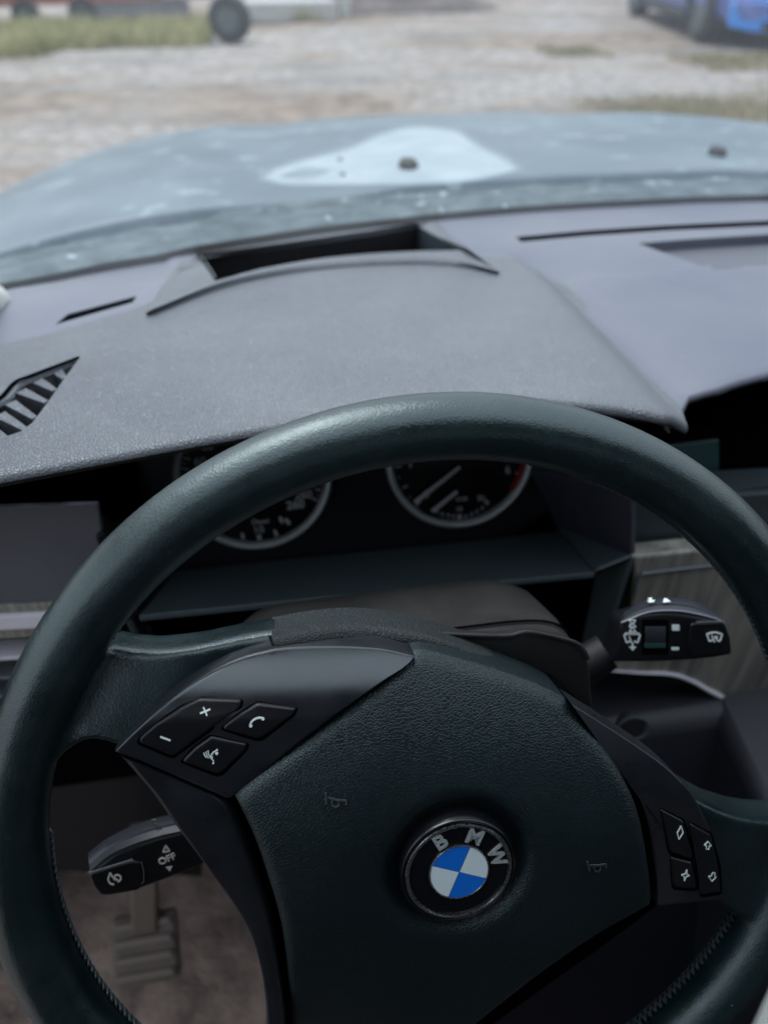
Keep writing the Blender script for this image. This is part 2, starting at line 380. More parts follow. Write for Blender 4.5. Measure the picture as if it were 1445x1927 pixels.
def ground_mat():
    m = bpy.data.materials.new('gravel_and_mud'); m.use_nodes = True; nt = m.node_tree; N = nt.nodes; L = nt.links; b = N['Principled BSDF']
    tc = N.new('ShaderNodeTexCoord')
    def noi(s, d, rough=.6, sx=1, sy=1):
        mp = N.new('ShaderNodeMapping'); mp.inputs['Scale'].default_value = (sx, sy, 1)
        n = N.new('ShaderNodeTexNoise'); n.inputs['Scale'].default_value = s; n.inputs['Detail'].default_value = d; n.inputs['Roughness'].default_value = rough
        L.new(tc.outputs['Object'], mp.inputs[0]); L.new(mp.outputs[0], n.inputs['Vector']); return n
    def ramp(src, p0, p1, c0, c1):
        r = N.new('ShaderNodeValToRGB'); r.color_ramp.elements[0].position = p0; r.color_ramp.elements[1].position = p1
        r.color_ramp.elements[0].color = (*c0, 1); r.color_ramp.elements[1].color = (*c1, 1); L.new(src, r.inputs[0]); return r
    def mix(f, a, c):
        x = N.new('ShaderNodeMix'); x.data_type = 'RGBA'; L.new(f, x.inputs[0]); L.new(a, x.inputs[6]); L.new(c, x.inputs[7]); return x
    g = ramp(noi(9, 10, .75).outputs['Fac'], .36, .66, (.125,.112,.102), (.47,.43,.40))
    mud = ramp(noi(5, 8).outputs['Fac'], .35, .65, (.12,.092,.07), (.31,.245,.19))
    x = mix(ramp(noi(.45, 5, .6, .6, 1.2).outputs['Fac'], .44, .56, (0,0,0), (1,1,1)).outputs[0], g.outputs[0], mud.outputs[0])
    wet = ramp(noi(1.1, 7, .65, .5, 1.6).outputs['Fac'], .52, .66, (0,0,0), (1,1,1))
    dk = ramp(noi(7, 8).outputs['Fac'], .3, .7, (.06,.055,.052), (.15,.14,.13))
    x2 = mix(wet.outputs[0], x.outputs[2], dk.outputs[0]); L.new(x2.outputs[2], b.inputs['Base Color'])
    rr = ramp(wet.outputs[0], 0, 1, (.85,)*3, (.35,)*3); L.new(rr.outputs[0], b.inputs['Roughness'])
    bp = N.new('ShaderNodeBump'); bp.inputs['Distance'].default_value = .04; bp.inputs['Strength'].default_value = .8; L.new(noi(14, 10, .7).outputs['Fac'], bp.inputs['Height']); L.new(bp.outputs[0], b.inputs['Normal'])
    return m

def glass_mat():
    m = bpy.data.materials.new('windscreen_glass'); m.use_nodes = True; nt = m.node_tree; N = nt.nodes; L = nt.links
    for n in list(N): N.remove(n)
    out = N.new('ShaderNodeOutputMaterial'); tr = N.new('ShaderNodeBsdfTransparent'); tr.inputs[0].default_value = (.95,.965,.955, 1)
    gl = N.new('ShaderNodeBsdfGlossy'); gl.inputs['Roughness'].default_value = .18; gl.inputs[0].default_value = (1,1,1,1)
    fr = N.new('ShaderNodeFresnel'); ge = N.new('ShaderNodeNewGeometry'); mi = N.new('ShaderNodeMapRange')
    mi.inputs['To Min'].default_value = 1.5; mi.inputs['To Max'].default_value = 1/1.5    # same reflection from both sides of the sheet
    L.new(ge.outputs['Backfacing'], mi.inputs[0]); L.new(mi.outputs[0], fr.inputs[0])
    ml = N.new('ShaderNodeMath'); ml.operation = 'MULTIPLY'; ml.inputs[1].default_value = 0.5; ml.use_clamp = True; L.new(fr.outputs[0], ml.inputs[0])
    mx = N.new('ShaderNodeMixShader'); L.new(ml.outputs[0], mx.inputs[0]); L.new(tr.outputs[0], mx.inputs[1]); L.new(gl.outputs[0], mx.inputs[2])
    # thin film of dust
    df = N.new('ShaderNodeBsdfTranslucent'); df.inputs[0].default_value = (.8,.84,.86,1)
    tc = N.new('ShaderNodeTexCoord'); n = N.new('ShaderNodeTexNoise'); n.inputs['Scale'].default_value = 7; n.inputs['Detail'].default_value = 8
    L.new(tc.outputs['Object'], n.inputs['Vector']); mr = N.new('ShaderNodeMapRange'); mr.inputs['From Min'].default_value = .3; mr.inputs['From Max'].default_value = .75
    mr.inputs['To Min'].default_value = .012; mr.inputs['To Max'].default_value = .035; L.new(n.outputs['Fac'], mr.inputs[0])
    m2 = N.new('ShaderNodeMixShader'); L.new(mr.outputs[0], m2.inputs[0]); L.new(mx.outputs[0], m2.inputs[1]); L.new(df.outputs[0], m2.inputs[2])
    L.new(m2.outputs[0], out.inputs[0]); return m

# ================================================================ OUTSIDE: ground and yard
XC = 0.37   # centre line of the car
def gp(px, py): return atz(px, py, GZ)
rows = []
ys = [-40, -10, -3]+[i*.5 for i in range(0, 60)]+[32, 40, 60, 100, 200, 500]
xs = [-400, -100, -40, -20]+[i*.6-12 for i in range(0, 50)]+[22, 30, 60, 150, 500]
for y in ys:
    rows.append([V((x, y, GZ+(.05*noise.noise(V((x*.35, y*.35, 0)))+.02*noise.noise(V((x*1.3, y*1.3, 3))) if 2 < y < 40 else 0))) for x in xs])
v, f = grid_vf(rows); o = raw('ground', v, f, ground_mat(), sharp=0); tag(o, 'pale gravel and mud of the yard beyond the bonnet', None, kind='structure')

def tufts(name, patches, dens, hgt, mt, label, seed):
    rnd = random.Random(seed); v = []; f = []
    for (x0, x1, y0, y1, edge) in patches:
        A = (x1-x0)*(y1-y0)
        for k in range(int(A*dens)):
            x = rnd.uniform(x0, x1); y = rnd.uniform(y0, y1)
            u = abs((x-(x0+x1)/2)/(x1-x0)*2); w = abs((y-(y0+y1)/2)/(y1-y0)*2)
            if noise.noise(V((x*.9+seed, y*.9, 1)))*.6+.75 < max(u, w)**2+edge*.35: continue
            h = hgt*rnd.uniform(.4, 1.3); a = rnd.uniform(0, PI); d = V((math.cos(a), math.sin(a), 0))*.012*rnd.uniform(.8, 2.2)
            l = V((rnd.uniform(-.4, .4), rnd.uniform(-.4, .4), 0))*h; b = V((x, y, GZ-.03)); n = len(v)
            v += [b-d, b+d, b+d*.6+V((0,0,h*.7))+l*.5, b+V((0,0,h+.03))+l]; f += [(n, n+1, n+2), (n, n+2, n+3)]
    return tag(raw(name, v, f, mt, smooth=False, fix=False), label, None, kind='stuff')
gl = gp(0, 110); g2 = gp(400, 88)
tufts('grass', [(-4.6, -1.9, 9.2, 11.2, 0), (-3.0, -.25, 9.95, 11.6, 0), (.1, 1.2, 12.2, 13.4, .3)], 1100, .20, M['grass'], 'yellow green grass strip beside the trailer wheels', 3)
tufts('dry_grass', [(2.3, 4.6, 5.4, 6.5, .2), (3.6, 7.5, 6.2, 7.0, .5), (4.2, 7.5, 7.4, 8.6, .2), (3.1, 3.9, 8.6, 9.4, .3), (1.6, 4.2, 4.9, 5.6, .1), (2.6, 5.2, 5.5, 6.2, .0)], 900, .05, M['olive'], 'olive brown flattened grass patches on the gravel', 5)

# wheels
def road_wheel(nm, C, axis, R, W, mt_t, mt_r, parent, inset=.0):
    C = V(C); N = V(axis).normalized(); A = N.cross(V((0,0,1))).normalized(); B = N.cross(A)
    pr = [(R*.60, W*.38), (R*.64, W*.5), (R*.80, W*.52), (R*.93, W*.47), (R*.99, W*.36), (R, 0), (R*.99, -W*.36), (R*.93, -W*.47), (R*.8, -W*.52), (R*.64, -W*.5), (R*.60, -W*.38)]
    t = lathe('tyre', pr+[pr[0]], C, A, B, N, mt_t, parent, 36)
    lathe('rim', [(R*.61, W*.40), (R*.55, W*.40), (R*.50, W*.15), (R*.30, W*.12), (R*.2, W*.28), (R*.17, W*.34), (.0001, W*.34)], C, A, B, N, mt_r, parent, 30)
    for k in range(5):
        a = 2*PI*k/5; q = C+(A*math.cos(a)+B*math.sin(a))*R*.25+N*W*.20
        lathe('wheel_nut', [(R*.03, 0), (R*.03, W*.15), (.0001, W*.16)], q, A, B, N, mt_t, parent, 8)
c = gp(437, 80)
t = thing('spare_wheel', 'dark old truck wheel standing alone at the end of the grass', 'wheel', (c.x, c.y, GZ))
road_wheel('w', (0, 0, .235), (-.35, -1, .06), .24, .20, M['tyre'], M['rimsteel'], t)
# trailer
tr = thing('trailer', 'old faded red trailer parked behind the yellow grass', 'trailer', (gp(60, 62).x, gp(60, 62).y, GZ))
O = V((gp(60, 62).x, gp(60, 62).y, 0)); D = V((gp(165, 56).x, gp(165, 56).y, 0))-O; D.normalize(); S = V((-D.y, D.x, 0))
L2 = (V((gp(165, 56).x, gp(165, 56).y, 0))-O).length
def trl(a, b, z): return D*a+S*b+V((0, 0, z))
for a in (0, L2):
    w = bpy.data.objects.new('wheel', None); COL.objects.link(w); w.parent = tr
    road_wheel('w', trl(a, .1, .17), -S, .175, .14, M['tyre'], M['rimsteel'], w)
def tbox(nm, a0, a1, b0, b1, z0, z1, m): return hexa(nm, [trl(a0, b0, z0), trl(a1, b0, z0), trl(a1, b1, z0), trl(a0, b1, z0), trl(a0, b0, z1), trl(a1, b0, z1), trl(a1, b1, z1), trl(a0, b1, z1)], m, tr, .01)
tbox('side_board', -1.6, 2.35, -.02, .03, .40, 1.05, M['redp']); tbox('side_board', -1.6, 2.35, 1.7, 1.75, .40, 1.05, M['redp'])
tbox('bed', -1.6, 2.35, .03, 1.7, .40, .46, M['wood']); tbox('chassis_rail', -1.6, 2.9, .12, .22, .27, .395, M['redp']); tbox('chassis_rail', -1.6, 2.9, 1.5, 1.6, .27, .395, M['redp'])
tbox('tail_board', -1.65, -1.6, 0, 1.7, .6, 1.05, M['redp']); tbox('head_board', 2.36, 2.4, 0, 1.7, .6, 1.05, M['redp'])
tbox('number_plate', 1.75, 2.2, .09, .115, .29, .38, M['plate']); tbox('side_locker',   .75, 2.1, .05, .5, .12, .265, M['greyp'])
tbox('marker_board', -.62, -.36, .06, .09, .12, .34, M['post']); tbox('axle', -.04, .04, .2, 1.6, .14, .20, M['greyp'])
# kerb slab, posts, heap
def base(px, py): q = gp(px, py); return q
q = base(545, 42)
tag(box('concrete_slab', (q.x, q.y+.3, GZ+.11), (1.35, .5, .26), M['concrete'], bev=.03, rz=.05), 'pale concrete slab lying on the gravel right of the spare wheel', 'slab')
for k, (px, lab) in enumerate(((612, 'short pale post next to the concrete slab'), (650, 'short pale post next to the dark heap'))):
    q = base(px, 30); p = thing('post', lab, 'post', (q.x, q.y, GZ), 'short posts beyond the gravel')
    box('shaft', (0, 0, .42), (.13, .13, .9), M['post'], p, .01); box('cap', (0, 0, .885), (.17, .17, .05), M['greyp'], p, .008)
hp = [];
q = base(735, 26); rnd = random.Random(4); rows = []
for i in range(25):
    r_ = []
    for j in range(25):
        u, w = i/12-1, j/12-1; h = max(0, 1-u*u-w*w)**.7*.32*(1+.6*noise.noise(V((u*2.5, w*2.5, 5))))
        r_.append(V((q.x+w*1.9, q.y+.5+u*.7, GZ-.06+h+.08*noise.noise(V((u*7, w*7, 1)))*(h > 0))))
    rows.append(r_)
v, f = grid_vf(rows); tag(raw('earth_heap', v, f, M['soil'], sharp=0), 'low heap of dark earth and rubbish at the far edge of the yard', 'heap')
q = base(742, 20); d = thing('plastic_drum', 'blue plastic drum on the dark earth heap', 'drum', (q.x, q.y+.3, GZ))
lathe('body', [(.2, .2), (.24, .24), (.245, .5), (.255, .52), (.245, .54), (.24, .8), (.2, .84), (.0001, .84)], (0,0,0), (1,0,0), (0,1,0), (0,0,1), M['bluepl'], d, 24)
lathe('lid', [(.21, .842), (.21, .87), (.0001, .87)], (0,0,0), (1,0,0), (0,1,0), (0,0,1), M['rubber'], d, 24)
q = base(812, 16); st = thing('timber_stack', 'small stack of pale boards beside the earth heap', 'timber', (q.x, q.y+.3, GZ))
for k in range(6): box('plank', ((k % 2)*.27-.13+.02*k, .03*(k % 3), .04+.095*(k//2)+.14), (.25, 1.0, .085), M['palewood'] if k != 3 else M['wood'], st, .006, rz=.12*(k-2.5)/3)
box('bearer', (0, -.3, .05), (.7, .12, .12), M['wood'], st, .01); box('bearer', (0, .3, .05), (.7, .12, .12), M['wood'], st, .01)
# far hedge so that the horizon is closed
def hedge(name, x0, x1, y, h, seed, label):
    rnd = random.Random(seed); v = []; f = []
    for k in range(int((x1-x0)*260)):
        x = rnd.uniform(x0, x1); hh = h*(.75+.5*noise.noise(V((x*.25, seed, 0)))); z = rnd.random()**.8*hh; c = V((x, y+rnd.uniform(-.9, .9), GZ+z))
        s = rnd.uniform(.05, .14); n = V((rnd.uniform(-1,1), rnd.uniform(-1,1), rnd.uniform(-.3,1))).normalized(); a = n.orthogonal().normalized()*s; b = n.cross(a)*.7; k0 = len(v)
        v += [c-a, c-b, c+a, c+b]; f.append((k0, k0+1, k0+2, k0+3))
    t = thing(name, label, 'hedge', ((x0+x1)/2, y, GZ)); v = [q-V(((x0+x1)/2, y, GZ)) for q in v]
    raw('foliage', v, f, M['leaf'], t, smooth=False, fix=False)
    for k in range(int((x1-x0)/2.5)):
        x = x0+2.5*k+1.2-(x0+x1)/2; tube('stem', [(x, 0, -.1), (x+.05, .02, h*.4), (x+.1, .1, h*.7)], [.07, .05, .02], M['wood'], t, 6)
hedge('hedge', -16, 4, 24, 3.2, 2, 'tall green hedge along the far end of the yard behind the trailer')
hedge('hedge', 9, 26, 22, 2.8, 8, 'green hedge behind the blue car')

# blue car
cb = gp(1302, 76); HD = V((-.135, -.99, 0)).normalized(); SD = V((-HD.y, HD.x, 0))   # heading; SD = its left (towards +x here)
if SD.x < 0: SD = -SD
car = thing('parked_car', 'bright blue parked car facing the camera at the edge of the yard', 'car', (cb.x, cb.y, GZ))
def cp(a, b, z): return HD*a+SD*b+V((0, 0, z))      # a forward from front axle, b inboard from right flank
def prof(a):   # lower and upper line of the flank
    return a
sec = [(-3.5, .45, .80, .95), (-3.42, .34, .86, 1.0), (-3.0, .28, .92, 1.02), (-2.3, .26, .93, 1.03), (-1.2, .24, .93, .99), (-.4, .26, .92, .96), (.1, .28, .88, .93), (.45, .26, .80, .86), (.68, .25, .66, .76), (.80, .28, .5, .66)]
rows = []
for (a, z0, zb, zc) in sec:
    n_ = max(0, (a-.2))*.35+max(0, -3.0-a)*.35; r_ = []
    for b, z in ((.0+n_+.05, z0), (n_+.0, z0+.10), (n_-.02, (z0+zb)/2), (n_+.02, zb-.04), (n_+.10, zb), (.5, zc), (.85, zc+.01), (1.2, zc), (1.6-n_, zb), (1.68-n_, zb-.04), (1.72-n_, (z0+zb)/2), (1.7-n_, z0+.1), (1.65-n_, z0)):
        r_.append(cp(a, b, z))
    r_.append(r_[0]); rows.append(r_)
v, f = grid_vf(rows); m_ = 14; f += [tuple(range(m_-1)), tuple((len(rows)-1)*m_+k for k in range(m_-1))]
body = raw('body', v, f, M['carblue'], car, sharp=50)
cab = [(-3.1, 1.0, .10), (-2.7, 1.38, .22), (-2.0, 1.46, .24), (-1.4, 1.42, .24), (-.55, .96, .12)]
rows = [[cp(a, .08 if k == 0 else ins, 1.0 if k == 0 else z) if k < 2 else cp(a, 1.7-(ins if k == 2 else .08), z if k == 2 else .97) for k in range(4)] for a, z, ins in cab]
v, f = grid_vf(rows); raw('cabin_glass', v, f, M['carglass'], car, sharp=30)
rows = [[cp(a, ins+.01, z+.015), cp(a, .85, z+.045), cp(a, 1.69-ins, z+.015)] for a, z, ins in cab[1:4]]
v, f = grid_vf(rows); raw('roof', v, f, M['carblue'], car)
for a in (0, -2.6):
    for b, sgn in ((.09, -1), (1.60, 1)):
        w = bpy.data.objects.new('wheel', None); COL.objects.link(w); w.parent = car
        road_wheel('w', cp(a, b, .31), SD*sgn, .31, .2, M['tyre'], M['rimsteel'], w)
        tube('wheel_arch', [cp(a+.37*math.cos(t_), b+sgn*.10, .31+.37*math.sin(t_)) for t_ in [PI*k/12 for k in range(13)]], .035, M['rubber'], car, 8)
def cprism(nm, pts, m, d=.03, bev=.01):
    n = (pts[1]-pts[0]).cross(pts[-1]-pts[0]).normalized()
    if n.dot(-HD) > 0: n = -n
    v, f = prism_vf([p+n*.02 for p in pts], n, d+.02); o = raw(nm, v, f, m, car); bevel(o, bev); return o
fr = .82
cprism('front_bumper', [cp(.60, .12, .20), cp(fr+.02, .34, .18), cp(fr+.05, .85, .17), cp(fr+.05, .85, .44), cp(fr+.02, .34, .44), cp(.60, .12, .46)], M['carbright'], .18, .03)
cprism('front_bumper', [cp(fr+.05, .86, .17), cp(fr+.02, 1.38, .18), cp(.60, 1.60, .20), cp(.60, 1.60, .46), cp(fr+.02, 1.38, .44), cp(fr+.05, .86, .44)], M['carbright'], .18, .03)
cprism('headlight', [cp(.52, .12, .48), cp(.80, .45, .46), cp(.76, .47, .60), cp(.44, .14, .66)], M['lamp'], .06)
cprism('headlight', [cp(.80, 1.27, .46), cp(.52, 1.58, .48), cp(.44, 1.56, .66), cp(.76, 1.23, .60)], M['lamp'], .06)
cprism('grille', [cp(.80, .5, .50), cp(.80, 1.2, .50), cp(.78, 1.2, .64), cp(.78, .5, .64)], M['rubber'], .05)
cprism('number_plate', [cp(.90, .60, .26), cp(.90, 1.12, .26), cp(.90, 1.12, .37), cp(.90, .60, .37)], M['plate'], .02, .003)
cprism('lower_grille', [cp(.885, .40, .20), cp(.885, 1.3, .20), cp(.885, 1.3, .27), cp(.885, .40, .27)], M['rubber'], .03)
hexa('sill', [cp(-2.2, -.02, .17), cp(-.42, -.02, .17), cp(-.42, .1, .17), cp(-2.2, .1, .17), cp(-2.2, -.02, .27), cp(-.42, -.02, .27), cp(-.42, .1, .27), cp(-2.2, .1, .27)], M['rubber'], car, .01)

# ================================================================ the car one sits in: bonnet, cowl, glass
def zb(x, y):
    t = y-.8; z = .04-.0456*t-.0693*t*t
    if y > 2.15: z -= (y-2.15)**2*2.2
    s = abs(x-XC)
    return z-.13*(s/.97)**4-.010*math.exp(-((s-.36)/.10)**2)+.004
def yr(x): return .812-.118*(x-XC)**2
bn = thing('bonnet', 'dusty silver blue bonnet seen through the windscreen', 'car bonnet', (XC, 1.4, 0))
off = V((XC, 1.4, 0)); rows = []
for i in range(61):
    t = i/60; r_ = []
    for j in range(81):
        s = (j/40-1); x = XC+s*.90; y0 = yr(x); y = y0+(2.5-.35*s*s*s*s-y0)*t
        r_.append(V((x, y, zb(x, y)))-off)
    r_ = [r_[0]+V((-.03, 0, -.30))]+r_+[r_[-1]+V((.03, 0, -.30))]; rows.append(r_)
rows = [[p+V((0, -.004, -.02)) for p in rows[0]]]+rows
v, f = grid_vf(rows); raw('panel', v, f, M['bonnet'], bn, sharp=0)
class BonnetSurf:
    n = V((0, 0, 1))
    def pt(s, px, py, h=0):
        z = 0
        for k in range(14): q = atz(px, py, z+h); z = zb(q.x, q.y)*.7+z*.3
        return V((q.x, q.y, zb(q.x, q.y)+h))-off
BS = BonnetSurf()
pillow('painted_reflection', chain([(484,336),(510,316),(575,295),(645,278),(697,256),(743,240),(800,235),(865,243)], [(865,243),(908,271),(950,292),(988,318)], [(988,318),(900,339),(800,347),(650,349),(540,349),(484,336)]), BS, .0008, M['patch2'], bn, edge=.01, drop=.0005, skirt=.001, rings=8)  # pale meshes standing for the sky reflected in the bonnet
o = pillow('painted_reflection', chain([(497,333),(520,318),(580,300),(650,283),(700,262),(745,245),(800,240),(860,248)], [(860,248),(900,275),(940,295),(972,317)], [(972,317),(900,335),(800,343),(650,345),(540,344),(497,333)]), BS, .0015, M['patch'], bn, edge=.01, drop=.001, skirt=.001, rings=12)
o['label'] = 'pale patch drawn for the sky reflected in the bonnet'
for (px, py, r) in ((768, 316, .013), (1348, 292, .011)):
    q = BS.pt(px, py)
    lathe('washer_nozzle', [(r, -.004), (r, .006), (r*.8, .010), (r*.3, .011), (.0001, .011)], q, (1,0,0), (0,1.6,0), (0,0,1), M['rubber'], bn, 20)
for (px, py) in ((640, 300), (645, 328)):
    q = BS.pt(px, py, .0022); lathe('dark_fleck', [(.006, 0), (.005, .001), (.0001, .001)], q, (.7,0,0), (0,1.4,0), (0,0,1), M['cowl'], bn, 10)
# fenders / nose as one shell under the bonnet
rows = []
for i in range(20):
    y = .45+i/19*1.65
    rows.append([V((XC-.945, y, -.55)), V((XC-.95, y, -.25)), V((XC-.93, y, min(zb(XC-.9, max(y, .8))-.075, .2)))])
v, f = grid_vf(rows); tag(raw('front_wing', v, f, M['bonnet']), 'silver blue front wing below the left edge of the bonnet', 'car wing')
v2 = [V((2*XC-p.x, p.y, p.z)) for p in v]; tag(raw('front_wing', v2, f, M['bonnet']), 'silver blue front wing below the far right edge of the bonnet', 'car wing')

# dashboard height
def lerp_tab(tab, x):
    if x <= tab[0][0]: return tab[0][1]
    for (a, b), (c, d) in zip(tab, tab[1:]):
        if x <= c: return b+(d-b)*(x-a)/(c-a)
    return tab[-1][1]
def sm(t): t = max(0, min(1, t)); return t*t*(3-2*t)
CRE = None; SHELF = None
def zt(x, y):
    z = .092-.055*(y-.19)
    if CRE:
        xc = lerp_tab(CRE, y); dx = x-xc
        z += .017*(1-sm((dx+.024)/.036))*(1-sm((y-.40)/.10))
        z -= .0035*math.exp(-((dx-.022)/.022)**2)*(1-sm((y-.42)/.08))
        z += .004*sm((.19-y)/.06)*0
        yy = y-(.395+.02*(x-.2)); z += .006*(1-sm((yy+.006)/.012))*sm((x-xc-.01)/.02)   # front pad of the passenger side stands over the rear shelf
    if x < -.13: z -= .05*(x+.13)**2*2
    if SHELF and x < SHELF[3][0]: z -= .0025*sm((y-lerp_tab(SHELF, x)+.004)/.008)
    return z
class Dash:
    n = V((0, 0, 1))
    def pt(s, px, py, h=0):
        z = .09
        for k in range(16): q = atz(px, py, z+h); z = zt(q.x, q.y)*.7+z*.3
        return V((q.x, q.y, zt(q.x, q.y)+h))
DS = Dash()
_c = sorted([(lambda q: (q.y, q.x))(DS.pt(px, py)) for px, py in ((985,498),(1030,535),(1070,575),(1130,640),(1200,715),(1250,770))])
CRE = _c
SHELF = [(p.x, p.y) for p in [DS.pt(x, y) for x, y in ((-160,694),(0,650),(170,602),(290,566),(335,535),(350,478),(812,405),(925,485),(1100,498))]]
FR = [DS.pt(x, y) for x, y in ((-260,945),(-100,918),(0,897),(200,860),(350,832),(500,806),(700,775),(850,760),(960,752),(1040,755),(1120,762),(1200,772),(1250,783),(1296,800))]
FR2 = [DS.pt(x, y) for x, y in ((1283,752),(1340,735),(1445,703),(1560,672))]
ftab = [(p.x, p.y) for p in FR]+[(max(p.x, FR[-1].x+.006+.002*i), p.y) for i, p in enumerate(FR2)]+[(.45, .225), (1.2, .20)]
ftab = [(-.60, ftab[0][1]-.05)]+ftab
BK = [DS.pt(x, y) for x, y in ((-200,590),(0,547),(100,526),(200,505),(400,468),(600,436),(810,412),(950,399),(1100,389),(1300,379),(1445,375),(1600,372))]
btab = [(-.60, BK[0].y-.14)]+[(p.x, p.y) for p in BK]+[(.8, .55), (1.3, .35)]

# windscreen (closed sheet of glass, leans back to the roof)
rows = []
for i in range(13):
    t = i/12; r_ = []
    for j in range(41):
        x = -.46+1.66*j/40; s = (x-XC)/.83; yb = lerp_tab(btab, x)+.004; zbse = zt(x, yb)-.012
        yt = -.17-.10*s*s; xt = XC+(x-XC)*.80
        r_.append(V((x+(xt-x)*t, yb+(yt-yb)*t, zbse+(.475-zbse)*t+.05*math.sin(PI*t)*.6)))
    rows.append(r_)
v, f = grid_vf(rows)
ws = thing('windscreen', 'dusty windscreen between dashboard and bonnet', 'windscreen', (XC, .5, .05))
raw('glass', [p-V((XC, .5, .05)) for p in v], f, glass_mat(), ws, sharp=0)
seal_path = [V((x, lerp_tab(btab, x)-.0035, zt(x, lerp_tab(btab, x))+.0005)) for x in [-.34+i*1.5/60 for i in range(61)]]
seal_path = [V(p) for p in spl(seal_path, 120)]
tube('seal', [p-V((XC, .5, .05)) for p in seal_path], .0055, M['seal'], ws, 8)

# cowl: dusty shelf between glass and bonnet
cw = thing('cowl', 'dusty grey plastic cowl strip between windscreen and bonnet', 'cowl', (XC, .7, 0))
UPE = [(-200,540),(0,492),(100,465),(200,441),(300,421),(395,405),(430,388),(500,377),(600,368),(700,362),(780,357),(900,350),(1040,344),(1080,338),(1200,329),(1300,331),(1445,341),(1600,350)]
up = [atz(x, y, .012) for x, y in UPE]
rows = []
n_ = 90
ups = spl([tuple(p) for p in up], n_)
for k in range(n_):
    U = V(ups[k]); x = U.x
    yb = lerp_tab(btab, x)
    if yb > U.y-.03: yb = U.y-.03
    B = V((x*1.0, yb+.006, zt(x, yb)-.02)); r_ = []
    for j in range(15):
        t = j/14; p = B.lerp(U, t); p.z += .010*math.sin(PI*t)+.004*noise.noise(V((p.x*25, p.y*30, 0)))+(.004 if j in (5, 9) else 0)
        r_.append(p)
    r_.append(U+V((0, .012, -.004))); r_.append(U+V((0, .02, -.05))); rows.append(r_)
v, f = grid_vf(rows); raw('panel', [p-V((XC, .7, 0)) for p in v], f, M['cowl'], cw, sharp=0)
tube('edge_strip', [V(p)+V((0, .006, .001))-V((XC, .7, 0)) for p in ups], .0035, M['bonnet'], cw, 6)

# ================================================================ DASHBOARD
db = thing('dashboard', 'grey grained dashboard below the windscreen', 'dashboard', (XC, .35, 0))
DO = V((XC, .35, 0))
def dsub(o):   # geometry was made in world space: hang it on the dashboard
    o.parent = db; o.matrix_parent_inverse = Matrix.Translation(-DO); return o
xs = sorted(set([-.58+i*.0085 for i in range(0, 120)]+[.42+i*.02 for i in range(40)]+[FR[-1].x-.003, FR[-1].x+.002]))
rows = []
for x in xs:
    yf, yb = lerp_tab(ftab, x), lerp_tab(btab, x); r_ = []
    r = .0035; z0 = zt(x, yf+r)
    for a in (0, 25, 50, 75, 100, 130, 160):     # rolled front edge
        an = math.radians(180-a if 0 else a)
    for a in (-60, -30, 0, 20, 40, 60, 80): 
        an = math.radians(a); r_.append(V((x, yf+r-r*math.cos(an), z0-r+r*math.sin(an))))
    for j in range(1, 60):
        y = yf+r+(yb-yf-r)*j/59; r_.append(V((x, y, zt(x, y))))
    rows.append(r_)
m_ = len(rows[0]); v, f = grid_vf(rows); nv = len(v)
v += [V((p.x, p.y+(.022 if k % m_ < 6 else (.012 if k % m_ < 9 else 0)), zt(p.x, p.y)-.0145)) for k, p in enumerate(v)]
f += [tuple(i+nv for i in q[::-1]) for q in f]
R_ = len(rows)
for i in range(R_-1):
    f.append((i*m_, (i+1)*m_, (i+1)*m_+nv, i*m_+nv)); k = m_-1; f.append((i*m_+k, i*m_+k+nv, (i+1)*m_+k+nv, (i+1)*m_+k))
for j in range(m_-1):
    f.append((j, j+nv, j+1+nv, j+1)); k = (R_-1)*m_; f.append((k+j, k+j+1, k+j+1+nv, k+j+nv))
top = raw('top_pad', v, f, M['dash'], sharp=40)
# openings cut into it
SLOT_L = [(128,591),(258,557),(250,569),(104,611)]
VENT = [(-60,800),(-30,765),(0,748),(26,722),(60,708),(149,675),(120,715),(90,758),(62,795),(40,812),(-40,838)]
SLOT_R = [(970,446),(1100,434),(1250,424),(1445,415),(1600,410),(1600,421),(1445,425),(1250,434),(1100,444),(980,455)]
HUD = chain([(376,486),(560,460),(700,440),(787,425)], [(787,425),(866,471)], [(866,471),(800,472),(700,477),(600,487),(500,504),(405,529)], [(405,529),(376,486)])
TRAY = chain([(1200,458),(1300,450),(1445,441),(1620,432)], [(1620,432),(1620,500)], [(1620,500),(1445,504),(1345,510)], [(1345,510),(1200,458)])
def outward(o):
    bm = bmesh.new(); bm.from_mesh(o.data)
    if bm.calc_volume(signed=True) < 0: bmesh.ops.reverse_faces(bm, faces=bm.faces)
    bm.to_mesh(o.data); bm.free(); return o
outward(top)
def cutter(outline, surf, h, depth):
    v, f = prism_vf([surf.pt(x, y, 0)+V((0, 0, h)) for x, y in outline], V((0, 0, 1)), depth); return outward(raw('cutter', v, f, M['black']))
cs = [cutter(c, DS, .03, .09) for c in (SLOT_L, VENT, SLOT_R)]+[cutter(HUD, DS, .03, .09), cutter(TRAY, DS, .03, .0415)]
for c in cs:
    md = top.modifiers.new('cut', 'BOOLEAN'); md.operation = 'DIFFERENCE'; md.object = c; md.solver = 'EXACT'; md.use_self = True
dg = bpy.context.evaluated_depsgraph_get(); me = bpy.data.meshes.new_from_object(top.evaluated_get(dg)); top.modifiers.clear()
top.data = me; me.materials.append(M['black']); me.materials.append(M['dashfar'])
for p_ in me.polygons:
    if p_.normal.z < -.25: p_.material_index = 1      # underside coloured black for the shade below the edge
    elif p_.center.x > lerp_tab(CRE, p_.center.y)+.012 or p_.center.y > lerp_tab(SHELF, p_.center.x): p_.material_index = 2      # smoother bluish section
me.shade_smooth(); me.set_sharp_from_angle(angle=math.radians(38))
for c in cs: bpy.data.objects.remove(c)
dsub(top); top['label'] = 'long grained top with the rounded hump over the instruments'
